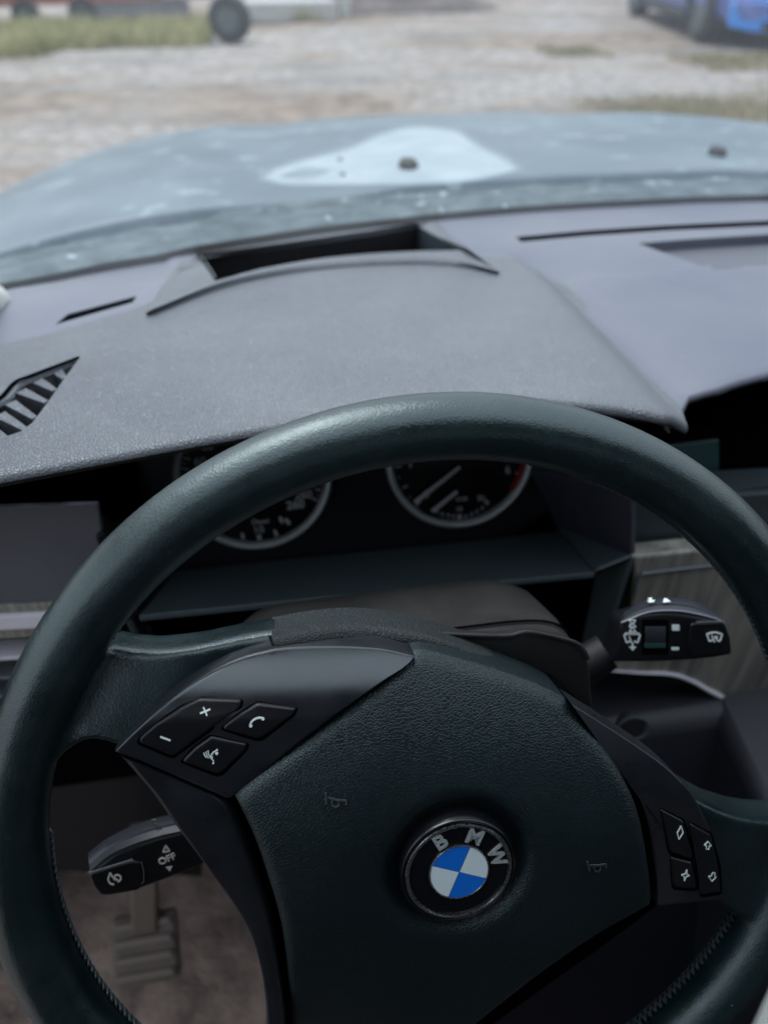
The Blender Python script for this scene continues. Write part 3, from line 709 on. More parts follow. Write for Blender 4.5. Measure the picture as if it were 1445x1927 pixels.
def Dp(name, outline, h, depth, m, bev=0, par=None):
    o = prism(name, outline, DS, h, depth, m); 
    if bev: bevel(o, bev)
    if par: o.parent = par; o.matrix_parent_inverse = Matrix.Translation(-DO)
    else: dsub(o)
    return o
# near-black plugs that fill the slots and stand for their shade
for nm, oc, e in (('slot_shade', SLOT_L, 1.0), ('slot_shade', SLOT_R, 1.0)):
    P = [DS.pt(x, y, -.0012) for x, y in oc]; c = sum(P, V())/len(P); P = [c+(p-c)*.995 for p in P]
    v, f = prism_vf(P, V((0,0,1)), .04); dsub(raw(nm, v, f, M['gap']))
# tray floor
o = Dp('tray_floor', [(x, y+1) for x, y in TRAY], -.0085, .012, M['tray'])
o['label'] = 'sunken shelf behind the centre of the dashboard'
o = Dp('ridge_lip', line_poly(spl([(1335,510),(1400,506),(1520,500),(1620,496)], 10), 5), -.004, .01, M['dashfar'])
# head-up display frame
FRM = chain([(275,592),(400,548),(500,523),(600,508),(700,500),(800,498),(870,503),(940,513)], [(940,513),(870,458),(812,416)], [(812,416),(700,434),(560,455),(343,489)], [(343,489),(305,540),(275,592)])
def hud_frame():
    ob = [[(275,592),(400,548),(500,523),(600,508),(700,500),(800,498),(870,503),(940,513)], [(940,513),(870,460),(813,419)], [(813,419),(700,437),(560,458),(343,493)], [(343,493),(305,541),(275,592)]]
    ot = [[(277,587),(400,537),(500,511),(600,495),(700,487),(800,485),(870,491),(936,510)], [(936,510),(868,458),(810,419)], [(810,419),(700,437),(560,458),(349,492)], [(349,492),(312,538),(277,587)]]
    it = [[(405,529),(500,504),(600,487),(700,477),(800,472),(866,471)], [(866,471),(825,447),(787,425)], [(787,425),(700,440),(560,460),(376,486)], [(376,486),(390,507),(405,529)]]
    def samp(L, n=26):
        out = []
        for c in L: out += spl(c, n)[:-1]
        return out
    A, B, I = samp(ob), samp(ot), samp(it); n = len(A); rows = [[], [], [], [], [], []]
    P = [DS.pt(x, y, 0) for x, y in A]; y0_, y1_ = min(p.y for p in P), max(p.y for p in P); ctr_ = sum(P, V())/n
    for k in range(n):
        t = sm((P[k].y-y0_)/(y1_-y0_)); top_ = DS.pt(*B[k], .0038+.0040*t); inn = DS.pt(*I[k], .0042+.0020*t)
        rows[0].append(P[k]+V((0,0,-.004))); rows[1].append(P[k]+V((0,0,.0003))); rows[2].append(P[k].lerp(top_, .8)); 
        rows[3].append(top_.lerp(inn, .06)+V((0,0,.0002))); rows[4].append(inn); rows[5].append(inn+V((0,0,-.010)))
    rows[5] = [p-V((0,0,.0022)) for p in rows[4]]
    v, f = grid_vf([r+[r[0]] for r in rows])
    # dark sheets that paint the shade inside the opening, lighter on its right end
    for nm, a, b, m in (('well_shade', 2*25, 4*25, M['black']), ('well_shade', 25, 2*25, M['teal'])):
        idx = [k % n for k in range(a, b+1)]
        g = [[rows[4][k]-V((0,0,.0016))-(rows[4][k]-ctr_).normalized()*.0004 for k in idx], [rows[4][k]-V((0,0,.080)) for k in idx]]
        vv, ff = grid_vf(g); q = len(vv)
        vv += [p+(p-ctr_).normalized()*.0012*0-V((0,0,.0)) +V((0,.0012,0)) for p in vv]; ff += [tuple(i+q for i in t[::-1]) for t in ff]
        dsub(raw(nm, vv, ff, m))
    return dsub(raw('display_frame', v, f, M['dash'], sharp=55))
hf = hud_frame(); hf['label'] = 'raised frame round the deep dark opening above the instruments'
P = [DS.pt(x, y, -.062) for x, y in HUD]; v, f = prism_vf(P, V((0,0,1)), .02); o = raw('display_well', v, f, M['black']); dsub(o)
# well walls in dark colours that stand for the shade in the opening
def wall(name, pts, z0, z1, m, th=.0015, inward=None):
    A = [DS.pt(x, y, 0) for x, y in pts]; c = DS.pt(620, 470, 0); v = []; n = len(A)
    for i, p in enumerate(A):
        d = (c-p); d.z = 0; d.normalize()
        for h, k in ((z1, .0006), (z0, .0006), (z0, .0006+th), (z1, .0006+th)): v.append(p+d*k+V((0,0,h)))
    f = []
    for i in range(n-1):
        for k in range(4): f.append((i*4+k, i*4+(k+1) % 4, (i+1)*4+(k+1) % 4, (i+1)*4+k))
    f += [(0,1,2,3), tuple((n-1)*4+k for k in range(4))]
    return dsub(raw(name, v, f, m))
wall('well_wall_shade', [(370,487),(560,461),(700,441),(788,426)], -.065, .004, M['black'])
wall('well_wall_shade', [(788,427),(825,449),(868,473)], -.065, .003, M['teal'])
wall('well_wall_shade', [(376,487),(390,507),(405,530)], -.065, .003, M['teal'])
# left air vent: dark duct and slats
P = [DS.pt(x, y, -.045) for x, y in VENT]; c = sum(P, V())/len(P); P = [c+(p-c)*1.1 for p in P]; v, f = prism_vf(P, V((0,0,1)), .015)
vn = raw('air_vent', v, f, M['gap']); dsub(vn)
SL = [((-52,822),(-28,774)), ((-20,806),(22,832)), ((0,779),(50,808)), ((20,757),(66,786)), ((40,735),(88,756)), ((72,716),(104,734)), ((108,697),(122,712))]
for (a, b) in SL:
    p, q = DS.pt(*a, -.002), DS.pt(*b, -.004); t = (q-p).normalized(); s = V((-t.y, t.x, 0))
    dn = V((0, 0, -.022))+s*.004; w = s*.0022
    w1 = s*(.0032); 
    vv = [p-w1, q-w*.7, q+w*.7, p+w1]; vv = [x+dn for x in vv]+vv
    o = hexa('slat', vv, M['dash'], vn); o.matrix_parent_inverse = Matrix.Identity(4); o.matrix_parent_inverse = vn.matrix_parent_inverse.inverted() @ Matrix.Translation(-DO) if 0 else Matrix.Identity(4)
A_ = spl([(-40,772),(0,757),(30,730),(62,716),(146,680)], 24)
o = raw('vent_groove', *tube_vf([DS.pt(x, y, .0002) for x, y in spl([(-60,790),(-20,762),(4,746),(28,720),(62,706),(149,673)], 30)], .0010, 6), M['gap'], vn)
o = raw('vent_bar', *tube_vf([DS.pt(x, y, -.0030) for x, y in spl([(-60,805),(-10,768),(16,752),(36,728),(64,715),(140,685)], 30)], .0022, 8), M['dash'], vn)
# shadow gap of the left end trim
# ---- lower fascia (faces the driver)
def F(name, outline, y, m, depth=.02, h=0, tilt=0, bev=.001, par=None):
    o = prism(name, outline, yplane(y, tilt), h, depth, m)
    if bev: bevel(o, bev)
    return dsub(o)
def Q(name, A, ya, B, yb_, m, depth=.006, bev=.0008):
    """a panel lofted between two traced edges that stand at different depths"""
    P = [aty(x, y, ya) for x, y in A]; R = [aty(x, y, yb_) for x, y in B]
    rows = [[p.lerp(q, t/4) for t in range(5)] for p, q in zip(P, R)]
    v, f = grid_vf(rows); n = len(v); nn = (rows[0][-1]-rows[0][0]).cross(rows[-1][0]-rows[0][0]).normalized()
    if nn.dot(CAM-v[0]) < 0: nn = -nn
    v += [p-nn*depth for p in v]; f += [tuple(i+n for i in q[::-1]) for q in f]
    a, b = len(rows), 5
    for i in range(a-1): f += [(i*b, (i+1)*b, (i+1)*b+n, i*b+n), (i*b+b-1, i*b+b-1+n, (i+1)*b+b-1+n, (i+1)*b+b-1)]
    for j in range(b-1): f += [(j, j+n, j+1+n, j+1), ((a-1)*b+j, (a-1)*b+j+1, (a-1)*b+j+1+n, (a-1)*b+j+n)]
    o = raw(name, v, f, m); bevel(o, bev); return dsub(o)
# dash body in near-black, filling the hollows in place of shade
for (x0, x1, y0, y1, z0, z1) in ((-.56, -.30, .17, .231, .0655, .071), (-.56, 1.18, .345, .50, -.30, .045), (-.56, -.165, .232, .343, -.27, .064), (.24, 1.18, .24, .34, -.40, .05), (-.18, .23, .262, .34, -.27, -.075)):
    o = hexa('fascia_shade_core', [V(p) for p in ((x0,y0,z0),(x1,y0,z0),(x1,y1,z0),(x0,y1,z0),(x0,y0,z1),(x1,y0,z1),(x1,y1,z1),(x0,y1,z1))], M['gap']); dsub(o)
F('side_panel', [(-300,975),(-150,965),(0,955),(186,950),(192,1000),(196,1130),(90,1134),(0,1138),(-150,1146),(-300,1154)], .195, M['slate'], .004)
o = F('veneer_strip', [(-300,1156),(0,1140),(200,1130),(200,1192),(0,1203),(-300,1220)], .193, M['veneer'], .02)
o = F('silver_strip', [(-300,1178),(0,1161),(200,1151),(200,1178),(0,1188),(-300,1206)], .190, M['silver'], .02, bev=.0015)
for k, (y0, w) in enumerate(((1208,5),(1240,6),(1277,5),(1312,5))):
    F('vent_blade', line_poly([(-200,y0+8),(0,y0),(150,y0-8)], w), .20+.003*k, M['darksilver'] if k != 1 else M['silver'], .02, bev=.0003)
F('vent_housing', [(-200,1214),(0,1206),(150,1200),(150,1350),(-200,1350)], .222, M['black'], .01)
# instrument ledge under the dials
Q('cluster_ledge', [(330,1074),(500,1056),(700,1036),(900,1016),(1052,999)], .250, [(262,1158),(480,1136),(700,1115),(920,1095),(1118,1077)], .175, M['teal'], .004)
Q('cluster_side', [(994,885),(1052,1000)], .255, [(1188,925),(1186,1050)], .178, M['navy2'], .006)
Q('cluster_corner', [(1052,1000),(1053,1001)], .25, [(1186,1050),(1118,1077)], .176, M['teal'], .004)
Q('cluster_side', [(195,950),(330,1074)], .250, [(196,1000),(262,1158)], .19, M['black'], .006)
Q('column_bracket', [(1120,1080),(1116,1100),(1090,1230)], .200, [(1186,1052),(1168,1100),(1125,1240)], .176, M['teal'], .006)
Q('knee_edge', [(250,1165),(285,1240)], .18, [(262,1160),(330,1240)], .24, M['teal'], .004)
Q('knee_cover', [(205,1200),(200,1330)], .19, [(285,1175),(320,1330)], .23, M['teal'], .006)
F('centre_panel', [(1196,946),(1260,940),(1500,925),(1500,1020),(1310,1034),(1182,1043)], .200, M['teal'], .03)
F('veneer_panel', chain([(1186,1049),(1310,1036),(1445,1024),(1700,1000)], [(1700,1000),(1700,1330)], [(1700,1330),(1435,1318),(1380,1316),(1330,1300),(1290,1278),(1230,1268),(1150,1264)], [(1150,1264),(1186,1150),(1192,1080),(1186,1049)]), .182, M['veneer'], .015, bev=.002)
sp = yplane(.1805)
dsub(raw('silver_line', *tube_vf([sp.pt(x, y) for x, y in spl([(1196,1112),(1198,1092),(1206,1081),(1225,1077),(1345,1063),(1445,1052),(1700,1025)], 40)], .0011, 8), M['darksilver']))
dsub(raw('silver_line', *tube_vf([sp.pt(x, y) for x, y in spl([(1148,1262),(1200,1266),(1262,1269),(1300,1281),(1340,1303),(1375,1316),(1434,1317)], 40)], [.0006+.0012*min(1, i/26) for i in range(40)], 8), M['silver']))
F('lower_cover', [(1120,1275),(1300,1300),(1450,1325),(1700,1340),(1700,1700),(1120,1600)], .215, M['black'], .02)
# knee panel
o = F('knee_panel', [(-300,1330),(330,1330),(330,1420),(380,1650),(100,1640),(-300,1600)], .235, M['black'], .02)
o = hexa('knee_panel', [V(p) for p in ((.03,.0,-.54),(.40,.0,-.54),(.40,.22,-.54),(.03,.22,-.54),(.03,.165,-.20),(.40,.165,-.20),(.40,.24,-.20),(.03,.24,-.20))], M['navy']); bevel(o, .012); dsub(o)
# ---- centre display
cdp = thing('centre_display', 'dark centre display screen under the passenger side dash edge', 'display', tuple(aty(1310, 900, .26)))
co = aty(1310, 900, .26)
def cdo(o): o.parent = cdp; o.matrix_parent_inverse = Matrix.Translation(-co); return o
cdo(prism('housing', [(1225,820),(1480,790),(1480,930),(1225,945)], yplane(.237), 0, .02, M['gap']))
cdo(prism('screen', [(1236,842),(1352,828),(1352,905),(1236,915)], yplane(.234), 0, .003, M['screen'], bev=.0006))
dsub(prism('display_shelf', [(1366,925),(1500,905),(1500,960),(1366,960)], yplane(.205), 0, .003, M['teal']))

# ================================================================ INSTRUMENT CLUSTER
GT = .33068; GD, GH, GA, GR = .27013, .00655, .07399, .05491
GBv = V((0, math.sin(GT), math.cos(GT))); GN = V((0, -math.cos(GT), math.sin(GT))); GX = V((1,0,0))
ic = thing('instrument_cluster', 'black instrument cluster with two round dials behind the wheel', 'instruments', (0, GD, GH)); IO = V((0, GD, GH))
pl = [GX*x+GBv*y for x, y in ((-.152,-.062),(-.120,-.070),(.110,-.070),(.145,-.05),(.150,.055),(.10,.075),(-.10,.075),(-.150,.055))]
v, f = prism_vf([p-GN*.004 for p in pl], GN, .012); raw('face', v, f, M['gloss'], ic)
def pol(c, r, deg): t = math.radians(deg); return c+GX*(r*math.sin(t))+GBv*(r*math.cos(t))      # clockwise from the top
def gauge(cx, nums, d0, d1, nticks, red=None):
    c = GX*cx
    disc = lathe('gauge', [(GR*.96, 0), (.0001, .0)], c-GN*.002, GX, GBv, GN, M['gloss'], ic, 64)
    rr = GR-.0028
    lathe('ring', [(GR-.0052, -.003), (GR-.0050, .0008), (GR-.0040, .0026), (GR-.0024, .0034), (GR-.0008, .0026), (GR, .0008), (GR, -.003)], c, GX, GBv, GN, M['ring'], disc, 96)
    vs = []; fs = []
    def bar(r0, r1, deg, w):
        a, b = pol(c, r0, deg), pol(c, r1, deg); t = (b-a).normalized(); s = t.cross(GN)*w/2; k = len(vs)
        vs.extend([a-s, a+s, b+s, b-s]); fs.append((k, k+1, k+2, k+3))
    for k in range(nticks+1): 
        big = k % 2 == 0; bar(GR*(.80 if big else .84), GR*.89, d0+(d1-d0)*k/nticks, .0012 if big else .0006)
    raw('tick_marks', vs, fs, M['dial'], disc, smooth=False)
    for k, s in enumerate(nums):
        dg_ = d0+(d1-d0)*k/(len(nums)-1); text('numeral', s, .0082, pol(c, GR*.68, dg_)+GN*.0003, GX, GBv, M['dial'], disc, .0001, .0002)
    if red:
        vs2 = []; fs2 = []; st = 14
        for i in range(st+1):
            dg_ = red[0]+(red[1]-red[0])*i/st; vs2 += [pol(c, GR*.83, dg_)+GN*.0002, pol(c, GR*.905, dg_)+GN*.0002]
        fs2 = [(2*i, 2*i+1, 2*i+3, 2*i+2) for i in range(st)]; raw('red_zone', vs2, fs2, M['red'], disc, smooth=False)
    return disc, c
def needle(par, a, b, w0, w1, name='needle'):
    t = (b-a).normalized(); s = t.cross(GN)
    v, f = prism_vf([a-s*w0/2, a+s*w0/2, b+s*w1/2, b-s*w1/2], GN, .0012); v = [p+GN*.004 for p in v]
    o = raw(name, v, f, M['dial'], par); bevel(o, .0003); return o
gsf = Surf(IO, GX, GBv, GN)
def gl_(px, py): return gsf.pt(px, py)-IO
spd, cS = gauge(-GA, ['0','20','40','60','80','100','120','140','160','180','200','220','240','260'], -125, 118, 52)
tac, cT = gauge(GA, ['0','1','2','3','4','5','6'], -135, 112, 24, (96, 128))
needle(tac, gl_(863,876), gl_(779,943), .0026, .0032); needle(tac, gl_(858,922), gl_(811,960), .0026, .0030, 'small_needle')
needle(spd, cS, pol(cS, GR*.8, -127), .0030, .0020)
def gmark(par, items, name='scale_mark'):
    vs = []; fs = []
    for (x0, y0, x1, y1, w) in items:
        v, f = prism_vf([gl_(x, y)+GN*.0006 for x, y in line_poly([(x0, y0), (x1, y1)], w)], GN, .0003); k = len(vs); vs += v; fs += [tuple(i+k for i in q) for q in f]
    raw(name, vs, fs, M['dial'], par, smooth=False)
gmark(spd, [(456,1003,458,1014,6),(487,1006,489,1016,7),(517,997,521,1008,6),(537,976,545,986,7),(527,972,531,984,6)])
text('numeral', '1/2', .0062, gl_(487,996)+GN*.0006, GX, GBv, M['dial'], spd, .0001, .0001)
text('lettering', 'Diesel', .0050, gl_(490,981)+GN*.0006, GX, GBv, M['dial'], spd, .0001, .0001)
text('numeral', '260', .0085, gl_(556,950)+GN*.0008, GX, GBv, M['dial'], spd, .0001, .0003)
gmark(tac, [(x, y-3, x, y+4, 3) for x, y in ((822,962),(832,967),(843,969),(853,971),(876,971),(887,967),(897,962),(907,955))]+[(864,968,864,977,7),(912,941,918,948,6)])
text('numeral', '10', .0052, gl_(863,958)+GN*.0006, GX, GBv, M['dial'], tac, .0001, .0001)
text('numeral', '20', .0055, gl_(904,937)+GN*.0006, GX, GBv, M['dial'], tac, .0001, .0001)
text('lettering', 'l/100', .0042, gl_(868,939)+GN*.0006, GX, GBv, M['dial'], tac, .0001, .0001)

# ================================================================ STEERING WHEEL (built in the wheel's own axes)
sw = thing('steering_wheel', 'black leather steering wheel turned slightly right, close to the camera', 'steering wheel', mw=WM)
RR, RM = .01325, .19-.01325
ROT = math.radians(24.8); ca, sa = math.cos(ROT), math.sin(ROT)
def rotc(a, b): return a*ca-b*sa, a*sa+b*ca      # into axes turned with the wheel
# leather rim with its spoke flares grown into one skin
def rim_mesh():
    v = []; f = []; n1, n2 = 220, 28
    for i in range(n1):
        t = 2*PI*i/n1; e = V((math.cos(t), math.sin(t), 0))
        for k in range(n2):
            p = 2*PI*k/n2; v.append(e*(RM+RR*math.cos(p))+V((0, 0, RR*1.08*math.sin(p))))
    for i in range(n1):
        for k in range(n2): f.append((i*n2+k, i*n2+(k+1) % n2, ((i+1) % n1)*n2+(k+1) % n2, ((i+1) % n1)*n2+k))
    def add(vv, ff):
        k = len(v); v.extend(vv); f.extend([tuple(i+k for i in q) for q in ff])
    def slab(outline, ntop, nbot):
        s = wheel(ntop); P = [s.pt(x, y) for x, y in outline]; a, b = prism_vf(P, V((0,0,1)), .021); add(a, b)
    slab(chain([(95,1240),(170,1215),(240,1225)], [(240,1225),(300,1229),(380,1219),(450,1203),(540,1186)], [(540,1186),(500,1300),(440,1480)], [(440,1480),(330,1450),(215,1405),(150,1400),(60,1480)], [(60,1480),(60,1340),(95,1240)]), lambda a, b: .004-.55*max(0, b-.080)-.10*sm((a+.105)/.05)*.06, -.017)
    slab(chain([(480,1212),(560,1198),(640,1190),(700,1188),(770,1196),(860,1222),(960,1262),(1060,1322),(1140,1380),(1220,1440),(1300,1492),(1370,1530),(1440,1550),(1520,1552)], [(1520,1552),(1520,1760)], [(1520,1760),(1420,1720),(1350,1690),(1240,1700)], [(1240,1700),(1150,1500),(1000,1350),(700,1300),(480,1320)], [(480,1320),(480,1212)]), -.016, -.034)
    slab(chain([(1280,1490),(1370,1533),(1440,1548),(1530,1552)], [(1530,1552),(1560,1760)], [(1560,1760),(1420,1740),(1355,1700)], [(1355,1700),(1335,1600),(1280,1490)]), .004, -.016)
    me = bpy.data.meshes.new('rim'); me.from_pydata(v, [], f); me.update()
    bm = bmesh.new(); bm.from_mesh(me); bmesh.ops.recalc_face_normals(bm, faces=bm.faces); bm.to_mesh(me); bm.free()
    o = bpy.data.objects.new('rim', me); COL.objects.link(o)
    m = o.modifiers.new('r', 'REMESH'); m.mode = 'VOXEL'; m.voxel_size = .0017
    m = o.modifiers.new('s', 'SMOOTH'); m.factor = .6; m.iterations = 14
    dg = bpy.context.evaluated_depsgraph_get(); me2 = bpy.data.meshes.new_from_object(o.evaluated_get(dg)); o.modifiers.clear(); o.data = me2
    me2.materials.clear(); me2.materials.append(M['rim']); me2.shade_smooth(); o.parent = sw
    return o
rim_mesh()
# airbag pad
def Spad(a, b):
    x, y = rotc(a, b); n = .0245
    u = .55*y+.45*b
    n -= 4.6*max(0, u-.002)**2
    n -= 1.1*max(0, -y-.020)**1.6
    n -= .9*max(0, abs(x)-.045)**1.6
    return n
EC = V((0.0, 0.0))
def dish(q):   # hollow round the emblem
    r = math.hypot(q.x-.0003, q.y+.001); 
    if r > .0355: return 0
    if r > .0335: return -.0002*(1-(r-.0335)/.002)
    t = (.0335-r)/.0335
    return -.0075*sm(min(1, t/.33))-.0002
PAD = chain([(441,1504),(470,1476),(540,1420),(620,1358),(690,1304),(750,1260),(775,1240)], [(775,1240),(780,1230),(797,1227),(830,1233)], [(830,1233),(872,1245),(947,1267),(1022,1295),(1067,1318)],
            [(1067,1318),(1102,1365),(1132,1400),(1172,1460),(1202,1525),(1217,1590),(1227,1660),(1229,1698)], [(1229,1698),(1226,1706),(1218,1712)], [(1218,1712),(1122,1768),(1022,1837),(907,1925),(800,2010),(740,2070)],
            [(740,2070),(700,2085),(640,2090),(590,2080)], [(590,2080),(560,2040),(552,1980),(547,1927),(543,1850),(530,1750),(505,1660),(475,1575),(441,1504)], n=30)
wp = wheel(Spad)
pad = pillow('airbag_pad', PAD, wp, 0, M['leather'], sw, edge=.006, drop=.0035, skirt=.022, rings=46, centre=(863,1636), extra=dish)
# back plate, black, shows as the gap round the pad
BACK = chain([(430,1510),(600,1370),(780,1215),(960,1255),(1080,1310),(1180,1440),(1230,1540),(1243,1700)], [(1243,1700),(1130,1785),(907,1945),(700,2110),(560,2100)], [(560,2100),(538,1960),(500,1800),(430,1510)])
pillow('back_plate', BACK, wheel(lambda a, b: min(-.004, Spad(a, b)-.020)), 0, M['gap'], sw, edge=.002, drop=.001, skirt=.02, rings=5)
# horn symbols embossed in the pad
def horn(cx, cy, s, an):
    c_, s_ = math.cos(an), math.sin(an)
    def T(P): return [(cx+(x*c_-y*s_)*s, cy+(x*s_+y*c_)*s) for x, y in P]
    return [line_poly(T([(-20,-11),(-17,0),(-14,10)]), 3.2), line_poly(T([(-14,-3),(5,-3),(21,-6)]), 3.2), line_poly(T([(-5,1),(-3,9),(5,11),(10,5),(8,0)]), 2.8), line_poly(T([(21,-6),(22,2)]), 2.6)]
marks('horn_symbol', horn(630, 1508, 1.0, .25), wp, .0010, M['hornm'], sw, .0006)
marks('horn_symbol', horn(1122, 1632, .85, .02), wp, .0010, M['hornm'], sw, .0006)
# emblem
em = bpy.data.objects.new('emblem', None); COL.objects.link(em); em.parent = sw
ez = .0240; eC = V((.0001, -.0012, ez)); X3, Y3, Z3 = V((1,0,0)), V((0,1,0)), V((0,0,1))
uX, uY = V((ca, -sa, 0)), V((sa, ca, 0))
lathe('emblem_base', [(.0242, -.010), (.0242, .0006), (.0236, .0014), (.0227, .0016), (.0222, .0008), (.0124, .0012), (.0001, .0012)], eC, X3, Y3, Z3, M['ebl'], em, 80)
lathe('emblem_ring', [(.0206, .0006), (.0206, .0016), (.0210, .0019), (.0217, .0019), (.0221, .0016), (.0221, .0006)], eC, X3, Y3, Z3, M['chrome'], em, 80)
lathe('roundel_ring', [(.0119, .0008), (.0119, .0019), (.0122, .0021), (.0125, .0019), (.0125, .0008)], eC, X3, Y3, Z3, M['chrome'], em, 80)
for k in range(4):
    a0 = PI/2*k; pts = [eC+Z3*.0019+(uX+uY).normalized()*0]
    g = .00018; q0 = uX*math.cos(a0+PI/4)+uY*math.sin(a0+PI/4)
    pts = [eC+q0*g*1.5+Z3*.0019]+[eC+(uX*math.cos(a0+PI/2*i/12)+uY*math.sin(a0+PI/2*i/12))*.0118+q0*g*1.2+Z3*.0019 for i in range(13)]
    v, f = prism_vf(pts, Z3, .001); o = raw('roundel_quarter', v, f, M['white'] if k % 2 == 0 else M['blue'], em, smooth=False)
    o['label'] = ('white' if k % 2 == 0 else 'blue')+' quarter of the roundel'
v, f = prism_vf([eC+uX*s*.0119+uY*t*.0119*0+V((0,0,.0013))+uY*t*.0119 for s, t in ((1,0),(0,1),(-1,0),(0,-1))], Z3, .0005); raw('roundel_cross', v, f, M['chrome'], em)
for ch, dg_ in (('B', -50), ('M', 1), ('W', 50)):
    t = math.radians(dg_)-0; R_v = uX*math.sin(t)+uY*math.cos(t); X_v = uX*math.cos(t)-uY*math.sin(t)
    text('letter', ch, .0092, eC+R_v*.0163+Z3*.0013, X_v, R_v, M['letter'], em, .0003, .00025)

# left switch panel
def Sp(a, b):
    n = .0105-.00; u = b-.0705+.10*(a+.08)
    n -= 30.0*max(0, u-.002)**2
    n += .004*sm((a+.12)/.06)
    return n
wl = wheel(Sp)
PAN = chain([(216,1415),(245,1385),(300,1335),(350,1295),(410,1258),(460,1236),(515,1222)], [(515,1222),(560,1218),(640,1217),(720,1222),(781,1236)], [(781,1236),(770,1250),(735,1274)], [(735,1274),(660,1326),(580,1386),(500,1450),(436,1502)], [(436,1502),(428,1504)], [(428,1504),(350,1470),(280,1440),(216,1415)], n=22)
pan = pillow('left_switch_panel', PAN, wl, 0, M['satin'], sw, edge=.0016, drop=.0009, skirt=.012, rings=26, centre=(440,1350))
def button(name, oc, surf, parent, h=.0014, gap=1.05):
    n = len(oc); cx, cy = sum(p[0] for p in oc)/n, sum(p[1] for p in oc)/n
    def grow(e):
        out = []
        for x, y in oc:
            d = math.hypot(x-cx, y-cy); out.append((cx+(x-cx)*(d+e)/d, cy+(y-cy)*(d+e)/d))
        return out
    b = pillow(name, grow(-1), surf, h, M['button'], parent, edge=.0013, drop=.0010, skirt=.003, rings=8)
    pillow('button_gap', grow(4), surf, .00012, M['gap'], b, edge=.0004, drop=.0001, skirt=.001, rings=3)
    return b
def rc(P, r=5):   # round the corners of a polygon
    out = []
    n = len(P)
    for i in range(n):
        p0, p1, p2 = V(P[i-1]), V(P[i]), V(P[(i+1) % n]); a = p1+(p0-p1).normalized()*min(r, (p0-p1).length*.45); b = p1+(p2-p1).normalized()*min(r, (p2-p1).length*.45)
        for k in range(5):
            t = k/4; q = a*(1-t)**2+p1*2*t*(1-t)+b*t*t; out.append((q.x, q.y))
        m = b+((V(P[(i+1) % n])+(p1-V(P[(i+1) % n])).normalized()*min(r, (p1-p2).length*.45))-b)*.5; out.append((m.x, m.y))
    return out
V_ = button('volume_rocker', rc([(377,1314),(455,1318),(453,1332),(328,1424),(318,1422),(262,1399),(262,1391),(291,1365),(338,1333)], 5), wl, sw)
P_ = button('phone_button', rc([(485,1323),(558,1334),(553,1346),(493,1391),(482,1391),(419,1373),(421,1367),(449,1345)], 4), wl, sw)
S_ = button('voice_button', rc([(397,1386),(466,1401),(463,1412),(417,1457),(407,1458),(343,1434),(347,1428),(366,1408)], 4), wl, sw)
hb = .0017
marks('plus_sign', [line_poly([(377,1343),(396,1335)], 2.8), line_poly([(383,1331),(390,1347)], 2.8)], wl, hb, M['icon'], V_)
marks('minus_sign', [line_poly([(302,1387),(321,1394)], 3.0)], wl, hb, M['icon'], V_)
marks('handset_symbol', [line_poly(spl([(471,1368),(472,1361),(479,1354),(488,1351),(496,1352)], 9), 3.2), circ(472,1366,3.3,10), circ(495,1353,3.0,10)], wl, hb, M['icon'], P_)
marks('voice_symbol', [line_poly(spl([(384,1417),(385,1421),(389,1426)], 5), 1.6), line_poly(spl([(388,1415),(389,1420),(393,1427)], 5), 1.6), line_poly(spl([(392,1413),(393,1420),(398,1428)], 5), 1.6),
                        line_poly([(410,1411),(402,1416),(400,1420),(397,1423),(400,1425),(399,1429),(402,1432),(402,1437)], 2.0), line_poly([(402,1416),(398,1421)], 3), circ(408,1418,3,8), line_poly([(403,1437),(400,1437)], 2)], wl, hb, M['icon'], S_)
# right switch panel
def Sr(a, b): return .0135-.0*a-.9*max(0, b-.01)**1.4*.35-1.2*max(0, a-.10)**1.5
wr = wheel(Sr)
PANR = chain([(1075,1325),(1140,1366),(1200,1405),(1255,1445),(1300,1492),(1330,1550),(1350,1612),(1360,1684)], [(1360,1684),(1358,1692),(1350,1694)], [(1350,1694),(1300,1700),(1237,1706)], [(1237,1706),(1235,1660),(1226,1590),(1211,1525),(1181,1458),(1140,1396),(1110,1360),(1075,1325)], n=24)
pillow('right_switch_panel', PANR, wr, 0, M['satin'], sw, edge=.0016, drop=.0009, skirt=.014, rings=18, centre=(1262,1585))
B1 = button('menu_button', rc([(1243,1523),(1286,1545),(1304,1610),(1301,1618),(1262,1606),(1258,1598)], 3), wr, sw, .0012)
B2 = button('star_button', rc([(1262,1613),(1302,1623),(1311,1668),(1308,1674),(1270,1672),(1266,1666)], 3), wr, sw, .0012)
B3 = button('track_rocker', rc([(1297,1549),(1338,1571),(1352,1630),(1356,1680),(1318,1686),(1312,1640)], 4), wr, sw, .0012)
hr = .00145
def ring_poly(P, w): 
    out = [];
    for i in range(len(P)): out.append(line_poly([P[i], P[(i+1) % len(P)]], w))
    return out
marks('diamond_symbol', ring_poly([(1281,1555),(1285,1567),(1277,1580),(1274,1568)], 1.8), wr, hr, M['icon'], B1)
marks('star_symbol', ring_poly([(1292,1637),(1292,1645),(1297,1648),(1291,1650),(1287,1658),(1287,1650),(1282,1647),(1289,1645)], 1.6), wr, hr, M['icon'], B2)
marks('arrow_symbol', ring_poly([(1332,1584),(1338,1592),(1334,1593),(1333,1599),(1328,1598),(1329,1592),(1325,1591)], 1.6), wr, hr, M['icon'], B3)
marks('arrow_symbol', ring_poly([(1340,1643),(1345,1643),(1344,1649),(1347,1651),(1339,1659),(1333,1650),(1338,1649)], 1.6), wr, hr, M['icon'], B3)
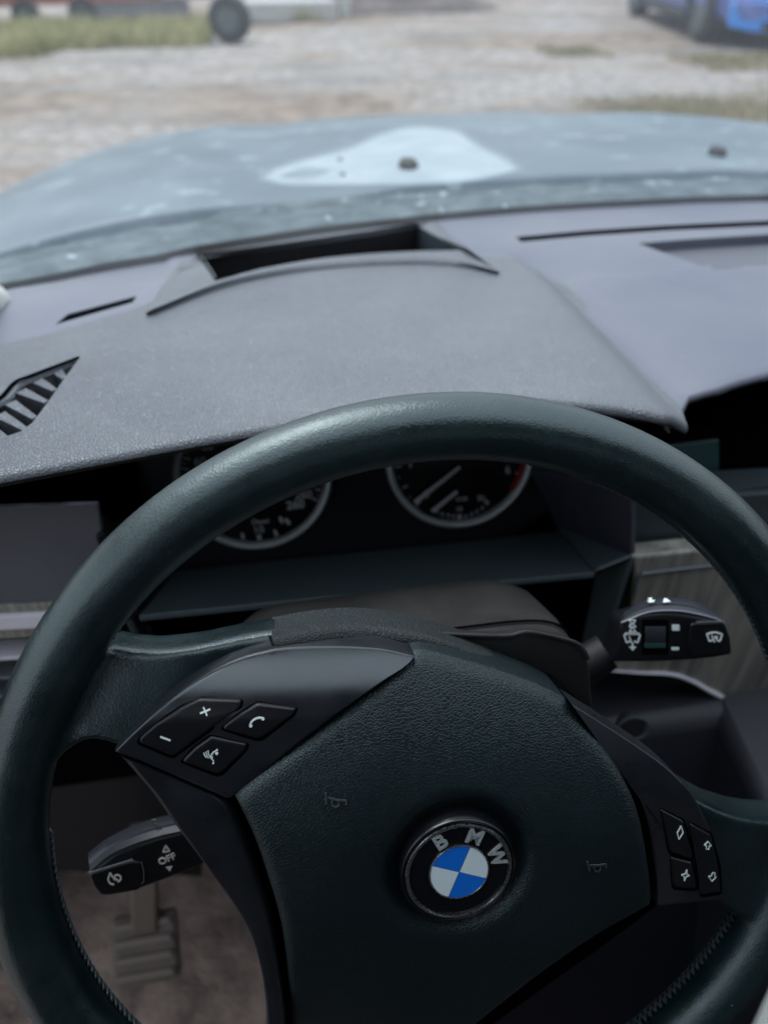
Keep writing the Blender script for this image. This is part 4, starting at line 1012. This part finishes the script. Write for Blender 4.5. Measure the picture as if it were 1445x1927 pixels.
# lower left spoke trim
ar = wheel(lambda a, b: .0115-.05*max(0, -.02-b)*0)
strip('lower_spoke_trim', [(217,1418),(245,1450),(280,1490),(325,1552),(380,1625),(430,1690),(465,1748),(485,1808),(497,1870),(502,1940),(500,2030)],
      [(429,1508),(440,1520),(452,1550),(470,1600),(490,1655),(508,1715),(520,1775),(530,1840),(536,1900),(538,1960),(540,2040)], ar, -.0015, M['satin'], sw, drop=.003, skirt=.022, n=60, m=16, bulge=.0012)
# grained shell behind the pad top
strip('rear_cover', [(512,1199),(600,1183),(680,1178),(760,1187),(860,1212),(960,1252),(1060,1312),(1140,1370),(1210,1422)],
      [(520,1226),(610,1224),(690,1222),(770,1232),(860,1252),(950,1280),(1040,1318),(1110,1362),(1190,1425)], wheel(lambda a, b: -.002-.011*sm((a+.066)/.05)-.25*max(0, b-.085)), -.002, M['cover'], sw, drop=.004, skirt=.018, n=50, m=10, bulge=.002)
tube('seam', [wheel(.002).pt(x, y) for x, y in ((508,1196),(510,1204),(514,1214))], .0006, M['cover'], sw, 6)
# lacing on the inside of the rim: one zig-zag thread per side
def lacing(d0, d1, n, name='lacing'):
    vs = []; fs = []
    for i in range(n):
        for k, sg in enumerate((-1, 1)):
            t0 = math.radians(d0+(d1-d0)*(i+.0)/n); t1 = math.radians(d0+(d1-d0)*(i+1.0)/n); P = []
            for s in range(5):
                u = s/4; t = t0+(t1-t0)*u; ph = PI+sg*(.34*(1-2*u))-.62; e = V((math.cos(t), math.sin(t), 0)); r = RR+.0006+.0006*math.sin(PI*u)
                P.append(e*(RM+r*math.cos(ph))-Z3*r*math.sin(ph)*1.08)
            v, f = tube_vf(P, .00065, 5); b = len(vs); vs += v; fs += [tuple(j+b for j in q) for q in f]
    o = raw(name, vs, fs, M['teal'], sw); o['kind'] = 'stuff'; return o
lacing(172, 262, 74); lacing(278, 352, 62); lacing(10, 140, 105)

# ================================================================ STEERING COLUMN SHROUD
sc = thing('steering_column', 'grey brown column shroud between wheel and dials', 'steering column', mw=WM)
def ring_sec(n, w, top, bot, cx=0, lean=0):
    P = []
    for k in range(40):
        t = 2*PI*k/40; c_, s_ = math.cos(t), math.sin(t); e = .28
        x = cx+w*math.copysign(abs(c_)**e, c_); y = (top if s_ > 0 else -bot)*abs(s_)**e*(1 if s_ > 0 else 1)
        P.append(V((x, y+(lean*x), n)))
    return P
secs = []
for n, w, top, bot in ((-.030, .078, .056, .05), (-.036, .087, .061, .055), (-.046, .0895, .064, .06), (-.075, .091, .068, .062), (-.105, .088, .071, .062), (-.118, .083, .070, .06), (-.124, .077, .064, .055)):
    secs.append(ring_sec(n, w, top, bot, -.005, .0))
v, f = grid_vf([s+[s[0]] for s in secs]); m_ = 41; f += [tuple(range(40)), tuple((len(secs)-1)*m_+k for k in range(40))]
o = raw('upper_shroud', v, f, M['brownpl'], sc, sharp=0)
bevel(o, .0005)
tube('shroud_seam', [p+V((0,.0008,0)) for p in ring_sec(-.060, .0906, .0665, .061, -.005)[0:21]], .0007, M['gap'], sc, 6)
fc = wheel(-.0262)
pillow('lower_shroud', chain([(690,1172),(780,1184),(820,1192),(950,1197),(990,1190),(1050,1200),(1090,1214)], [(1090,1214),(1108,1250),(1116,1330)], [(1116,1330),(1050,1330),(960,1290),(800,1240)], [(800,1240),(690,1172)]), fc, 0, M['shroudlow'], sc, edge=.003, drop=.002, skirt=.004, rings=8)
tube('cover_edge', [fc.pt(x, y, .0008) for x, y in spl([(690,1171),(780,1184),(820,1192),(950,1197),(990,1189),(1050,1200),(1090,1214),(1106,1240)], 30)], .0011, M['brownpl'], sc, 8)
lathe('wheel_boss', [(.062, -.05), (.060, -.028), (.05, -.02), (.0001, -.018)], (0,0,0), X3, Y3, Z3, M['black'], sc, 40)

# ================================================================ STALKS
def stalk(name, label, axis_pts, secw, surf_n, parts):
    pass
def stalk_body(th, front, topback, n_f, n_b, m_f, m_t, bot=None):
    """front face outline traced at height n_f; top face runs back to topback at n_b"""
    sf = wheel(n_f)
    o = prism('body', front, sf, 0, .012, m_f, th, .0012, 3)
    return sf
# wiper stalk (right)
st = thing('wiper_stalk', 'black wiper stalk with white symbols right of the column', 'stalk', mw=WM)
FRO = chain([(1168,1180),(1172,1170),(1220,1156),(1270,1154),(1310,1160),(1345,1168),(1362,1176)], [(1362,1176),(1368,1186),(1374,1205),(1377,1232)], [(1377,1232),(1330,1240),(1250,1246),(1150,1246)], [(1150,1246),(1160,1210),(1168,1180)])
wsf = wheel(-.062)
pillow('body', FRO, wsf, 0, M['button'], st, edge=.0025, drop=.0018, skirt=.012, rings=8)
A_ = [(1168,1172),(1220,1152),(1270,1149),(1310,1155),(1345,1164),(1362,1173)]; B_ = [(1176,1150),(1210,1130),(1250,1124),(1300,1129),(1335,1146),(1358,1166)]
pa = [wheel(-.0625).pt(x, y) for x, y in spl(A_, 24)]; pb = [wheel(-.0735).pt(x, y) for x, y in spl(B_, 24)]
rows = [[p+V((0,-.006,0)), p, p.lerp(q, .30)+V((0,.0006,0)), p.lerp(q, .36)-V((0,.0004,0)), p.lerp(q, .42)+V((0,.0008,0)), p.lerp(q, .8)+V((0,.001,0)), q, q+V((0,-.010,-.002))] for p, q in zip(pa, pb)]
v, f = grid_vf(rows); raw('top_cover', v, f, M['stalk'], st, sharp=40)
tube('highlight_edge', pa, .0005, M['darksilver'], st, 6)
pillow('thumb_wheel_recess', rc([(1208,1166),(1257,1166),(1257,1232),(1208,1232)], 3), wsf, .0002, M['gap'], st, edge=.0004, drop=.0001, skirt=.001, rings=3)
rows = []
for i in range(13):
    an = -1.15+2.3*i/12; y = 1199-26*math.sin(an)/math.sin(1.15); h = -.002+.0032*math.cos(an)
    for k in (0, 1, 2): rows.append([wsf.pt(x, y+(0 if k == 0 else .1*k), h+(-.0004 if k == 1 else 0)) for x in (1213, 1252)])
v, f = grid_vf(rows); tw = raw('thumb_wheel', v, f, M['stalk'], st, sharp=20)
P = [wsf.pt(x, y, .0014) for x, y in ((1213,1212),(1252,1211),(1252,1218),(1213,1219))]; v, f = prism_vf(P, Z3, .002); raw('wheel_mark', v, f, M['screen'], tw)
pillow('end_button', rc([(1300,1174),(1364,1171),(1374,1200),(1377,1230),(1300,1236),(1294,1215)], 6), wsf, .0012, M['button'], st, edge=.0014, drop=.001, skirt=.003, rings=6)
marks('end_edge', [line_poly([(1310,1171.5),(1364,1170)], 3)], wsf, .0016, M['darksilver'], st, .0006)
hh = .0009
def wiper_icon(cx, cy, s):
    T = lambda P: [(cx+x*s, cy+y*s) for x, y in P]
    return [line_poly(T(spl([(-16,-7),(0,-11),(16,-7)], 7)), 3), line_poly(T([(-16,-7),(-11,8)]), 3), line_poly(T([(16,-7),(11,8)]), 3), line_poly(T([(-11,8),(-4,5)]), 3), line_poly(T([(11,8),(4,5)]), 3), line_poly(T([(0,10),(-6,-5)]), 2.4)]
marks('wiper_symbol', wiper_icon(1189,1202,.95)+[line_poly([(1176,1193),(1202,1193)], 4)], wsf, hh, M['icon'], st)
marks('arrow_symbols', [line_poly([(1182,1167),(1196,1168)], 2.5), line_poly([(1184,1170),(1195,1178)], 2.2), line_poly([(1195,1170),(1184,1178)], 2.2), line_poly([(1183,1180),(1197,1180)], 2.2), line_poly([(1189,1180),(1184,1189)], 2.2), line_poly([(1189,1180),(1196,1189)], 2.2), line_poly([(1183,1189),(1197,1189)], 2.2),
                           [(1183,1217),(1197,1217),(1190,1225)], line_poly([(1190,1210),(1190,1217)], 3)], wsf, hh, M['icon'], st)
marks('sensor_marks', [rc([(1264,1176),(1278,1176),(1278,1187),(1264,1187)], 2), line_poly([(1263,1221),(1277,1221)], 5)], wsf, hh, M['icon'], st)
marks('rear_wiper_symbol', wiper_icon(1344,1200,.9)+[circ(1347,1200,3.5,8)], wsf, .0020, M['icon'], st)
def on_top(cx, s, t=.72, up=0):   # points on the top cover
    i = int((cx-1168)/(1362-1168)*23); return pa[i].lerp(pb[i], t)+V((0,.0014,.0004))
for cx, kind in ((1219, 0), (1247, 1)):
    c0 = wheel(-.0700).pt(cx, 1129)+V((0, .0010, .0030)); X_v = V((1, 0, 0)); Y_v = (V((0, .5, .86))); 
    if kind == 0: ps = [[(-9,-1),(-6,5),(6,5),(9,-1),(5,1),(2,-1),(5,-6),(-5,-6),(-2,-1),(-5,1)]]
    else: ps = [[(-9,5),(9,5),(4,-3),(0,-6),(-4,-3)]]
    vs = []; fs = []
    for P in ps:
        v, f = prism_vf([c0+X_v*x*.00024-V((0, -.6, .8))*y*-.00024 for x, y in P], V((0, .8, .6)), .0008); fs += f; vs += v
    raw('top_symbol', vs, fs, M['icon'], st, smooth=False)
tube('stem', [wheel(-.075).pt(1240,1200)+V((-.03,-.004,0)), V((.05, .0, -.085))], [.010, .012], M['black'], st, 14)
# cruise stalk (left)
cs_ = thing('cruise_stalk', 'black cruise control stalk marked OFF left of the column', 'stalk', mw=WM)
csf = wheel(-.050)
FRL = chain([(166,1648),(180,1636),(210,1612),(250,1592),(300,1576),(345,1566),(420,1550)], [(420,1550),(430,1600)], [(430,1600),(380,1628),(310,1657),(250,1678),(210,1686),(192,1687)], [(192,1687),(178,1672),(166,1648)])
pillow('body', FRL, csf, 0, M['button'], cs_, edge=.0022, drop=.0016, skirt=.012, rings=8)
pa2 = [wheel(-.0503).pt(x, y) for x, y in spl([(170,1640),(205,1610),(250,1589),(300,1573),(345,1563),(430,1546)], 24)]
pb2 = [wheel(-.062).pt(x, y) for x, y in spl([(166,1606),(195,1582),(240,1558),(290,1540),(340,1530),(430,1516)], 24)]
rows = [[p+V((0,-.006,0)), p, p.lerp(q, .30)+V((0,.0007,0)), p.lerp(q, .36)-V((0,.0002,0)), p.lerp(q, .42)+V((0,.0008,0)), p.lerp(q, .8)+V((0,.001,0)), q, q+V((0,-.010,-.003))] for p, q in zip(pa2, pb2)]
v, f = grid_vf(rows); f.append(tuple(range(8))); raw('top_cover', v, f, M['stalk'], cs_, sharp=40)
pillow('end_button', rc([(167,1646),(250,1621),(266,1624),(270,1660),(262,1676),(205,1686),(190,1686),(176,1670)], 5), csf, .0010, M['button'], cs_, edge=.0014, drop=.001, skirt=.003, rings=6)
marks('end_edge', [line_poly([(166,1643),(175,1642),(250,1619)], 2.6)], csf, .0016, M['darksilver'], cs_, .0008)
marks('seam', [line_poly([(266,1622),(271,1640),(271,1660),(262,1665)], 1.6)], csf, .0008, M['darksilver'], cs_)
marks('speed_symbol', [line_poly(spl([(207,1646),(204,1655),(208,1663),(215,1665)], 8), 3), line_poly(spl([(216,1653),(218,1647),(226,1648),(228,1655),(222,1660)], 8), 3), line_poly([(208,1645),(218,1657)], 3), circ(208,1645,2.6,8), line_poly([(215,1652),(222,1657)], 3)], csf, .0015, M['iconb'], cs_)
marks('arrow_symbols', ring_poly([(312,1592),(320,1602),(307,1604)], 3)+[[(312,1632),(325,1630),(320,1640)]], csf, hh, M['iconb'], cs_)
c0 = csf.pt(315, 1617, hh); c1 = csf.pt(327, 1612, hh)
text('lettering', 'OFF', .0050, c0, (c1-c0), (Z3.cross(c1-c0)), M['iconb'], cs_, .0002, .0001)
for k, (px, py) in enumerate(((291,1541),(294,1548),(302,1559))):
    t = (px-166)/264; i = int(t*23); d = pb2[i].lerp(pa2[i], (0.1, .4, .85)[k])+V((0,.0012,.0006)); s = .0012
    d = wheel((-.0585, -.0555, -.0505)[k]).pt(px, py)+V((0, .0006, .0014))
    v, f = prism_vf([d+V((x*s, y*s*.8, y*s*.6)) for x, y in ((-1,-1),(1,-.8),(.7,0),(1,1),(-1,.8),(-.6,0))], V((0,.6,.8)), .0008); raw('top_symbol', v, f, M['iconb'], cs_, smooth=False)
tube('stem', [wheel(-.062).pt(400,1575), V((-.05, -.01, -.075))], [.010, .012], M['black'], cs_, 14)
# start button rim below the veneer
kb = thing('start_knob', 'dark round knob with glossy rim below the wood trim', 'knob', tuple(aty(1190, 1372, .12)))
q0 = V((0,0,0)); tube('rim', [V((.0115*math.cos(2*PI*k/40), .004*math.sin(2*PI*k/40), .0075*math.sin(2*PI*k/40))) for k in range(40)], .0012, M['teal'], kb, 8, True)
lathe('knob_face', [(.0105, -.004), (.0105, 0), (.009, .002), (.0001, .002)], (0,.002,0), (1,0,0), (0,.4,.9), (0,-.9,.4), M['black'], kb, 30)

# ================================================================ FOOTWELL AND CABIN SHELL
rows = []
for i in range(60):
    y = -1.3+i/59*1.95; rows.append([V((x, y, -.56+(.20*sm((y-.36)/.26)*1.0)+.006*noise.noise(V((x*12, y*12, 0)))+.004*noise.noise(V((x*40, y*40, 2))))) for x in [-.50+j*.02 for j in range(86)]])
v, f = grid_vf(rows); tag(raw('floor', v, f, M['carpet'], sharp=0), 'dirty brown grey carpet of the footwell', None, kind='structure')
pd = thing('pedal', 'dusty brown pedal hanging over the carpet', 'pedal', tuple(atz(272, 1790, -.44)))
po = atz(272, 1790, -.44)
ptop = atz(262, 1640, -.30)-po
hexa('pedal_arm', [V((-.012,.01,.0)), V((.012,.01,.0)), V((.012,.022,.0)), V((-.012,.022,.0)), ptop+V((-.012,.03,0)), ptop+V((.012,.03,0)), ptop+V((.012,.045,0)), ptop+V((-.012,.045,0))], M['pedalarm'], pd, .003)
hexa('pedal_pad', [V((-.030,-.022,-.020)), V((.030,-.022,-.020)), V((.030,-.010,-.03)), V((-.030,-.010,-.03)), V((-.030,.024,.018)), V((.030,.024,.018)), V((.030,.034,.008)), V((-.030,.034,.008))], M['pedal'], pd, .004)
for k in range(4): hexa('pad_rib', [V((-.025, -.018+.011*k, -.0145+.0095*k)), V((.025, -.018+.011*k, -.0145+.0095*k)), V((.025, -.013+.011*k, -.0102+.0095*k)), V((-.025, -.013+.011*k, -.0102+.0095*k))]+[V((x_, -.0195+.011*k+d_, -.0115+.0095*k+d_)) for x_, d_ in ((-.025, 0), (.025, 0), (.025, .004), (-.025, .004))], M['pedalarm'], pd)
def sbox(name, x0, x1, y0, y1, z0, z1, m, label, bev=.004):
    o = hexa(name, [V(p) for p in ((x0,y0,z0),(x1,y0,z0),(x1,y1,z0),(x0,y1,z0),(x0,y0,z1),(x1,y0,z1),(x1,y1,z1),(x0,y1,z1))], m); bevel(o, bev); return tag(o, label, None, kind='structure')
sbox('roof', -.38, 1.10, -1.7, -.17, .475, .50, M['liner'], 'light cloth roof lining above the cabin')
sbox('firewall', -.52, 1.26, .66, .70, -.60, .02, M['black'], 'black bulkhead behind the footwell')
sbox('door_sill', -.57, -.47, -1.3, .60, -.62, -.50, M['slate'], 'dark door sill beside the carpet')
sbox('side_wall', 1.17, 1.23, -1.7, .60, -.62, -.02, M['trimdark'], 'dark door trim on the passenger side')
sbox('unseen_rear_wall', -.52, 1.23, -1.75, -1.70, -.62, .33, M['trimdark'], 'unseen dark rear wall raised to cut light from behind')  # raised over the rear window opening to cut fill light
sbox('kick_wall', -.56, -.50, .16, .66, -.60, .03, M['trimdark'], 'dark kick panel beside the footwell')
# pillars
def pillar(a, b, r, m, label):
    o = tube('pillar', [a, a.lerp(b, .5)+V((0,0,.012)), b], r, m, None, 12); return tag(o, label, 'pillar')
pa_ = atz(-14, 585, .085)
hexp = [atz(-80,640,.075), atz(-60,560,.072), atz(24,545,.072), atz(30,566,.080), atz(4,592,.086), atz(-20,640,.088)]
pillar(atz(-22, 580, .088), V((-.36, -.34, .47)), [.019, .026, .03], M['mirrortrim'], 'pale windscreen pillar trim rising from the left end of the dash')
pillar(V((1.10, .42, .06)), V((1.05, -.34, .47)), [.03, .028, .03], M['mirrortrim'], 'pale windscreen pillar trim on the passenger side')
# centre console
cc = thing('centre_console', 'dark centre console with a pale edge trim', 'console', (.36, -.05, -.30)); cco = V((.36, -.05, -.30))
def cco_(o): o.parent = cc; o.matrix_parent_inverse = Matrix.Translation(-cco); return o
cco_(hexa('body', [V(p) for p in ((.25,-.5,-.56),(.49,-.5,-.56),(.49,.24,-.56),(.25,.24,-.56),(.26,-.5,-.30),(.48,-.5,-.30),(.46,.24,-.19),(.28,.24,-.19))], M['navy'], None, .01))
p0, p1 = atz(1468, 1866, -.27), atz(1438, 1935, -.27)
cco_(raw('edge_trim', *tube_vf([p0+(p0-p1)*.1, p0, p1, p1+(p1-p0)], .007, 10), M['post']))
p0, p1 = atz(1448, 1884, -.275), atz(1424, 1935, -.275)
cco_(raw('edge_trim', *tube_vf([p0, p1, p1+(p1-p0)], .004, 10), M['darksilver']))

for nm_, cx_, lab in (('driver', 0.0, 'unseen black driver seat added to block light from behind'), ('passenger', .76, 'unseen black passenger seat added to block light from behind')):  # seats out of view, added to block light from behind
    s_ = thing('seat', lab, 'seat', (cx_, -.5, -.56))  # added seat, out of view, blocks light from behind
    c_ = box('added_cushion', (0, .10, .24), (.50, .52, .16), M['trimdark'], s_, .05); c_.modifiers['bevel'].segments = 4
    b_ = hexa('added_backrest', [V(p) for p in ((-.25,-.16,.26),(.25,-.16,.26),(.25,-.30,.26),(-.25,-.30,.26),(-.22,-.36,.84),(.22,-.36,.84),(.22,-.48,.84),(-.22,-.48,.84))], M['trimdark'], s_, .05); b_.modifiers['bevel'].segments = 4
    h_ = box('added_headrest', (0, -.43, .95), (.26, .11, .18), M['trimdark'], s_, .04); h_.modifiers['bevel'].segments = 4
    box('seat_rail', (0, 0, .09), (.40, .5, .16), M['black'], s_, .01)

sbox('side_wall', -.56, -.50, -1.7, -.42, -.62, .46, M['trimdark'], 'unseen dark wall on the driver side, added to cut rear light')  # rear sides closed up to the roof to cut fill light
sbox('side_wall', 1.171, 1.229, -1.7, -.42, -.0195, .46, M['trimdark'], 'unseen dark wall on the passenger side, added to cut rear light')
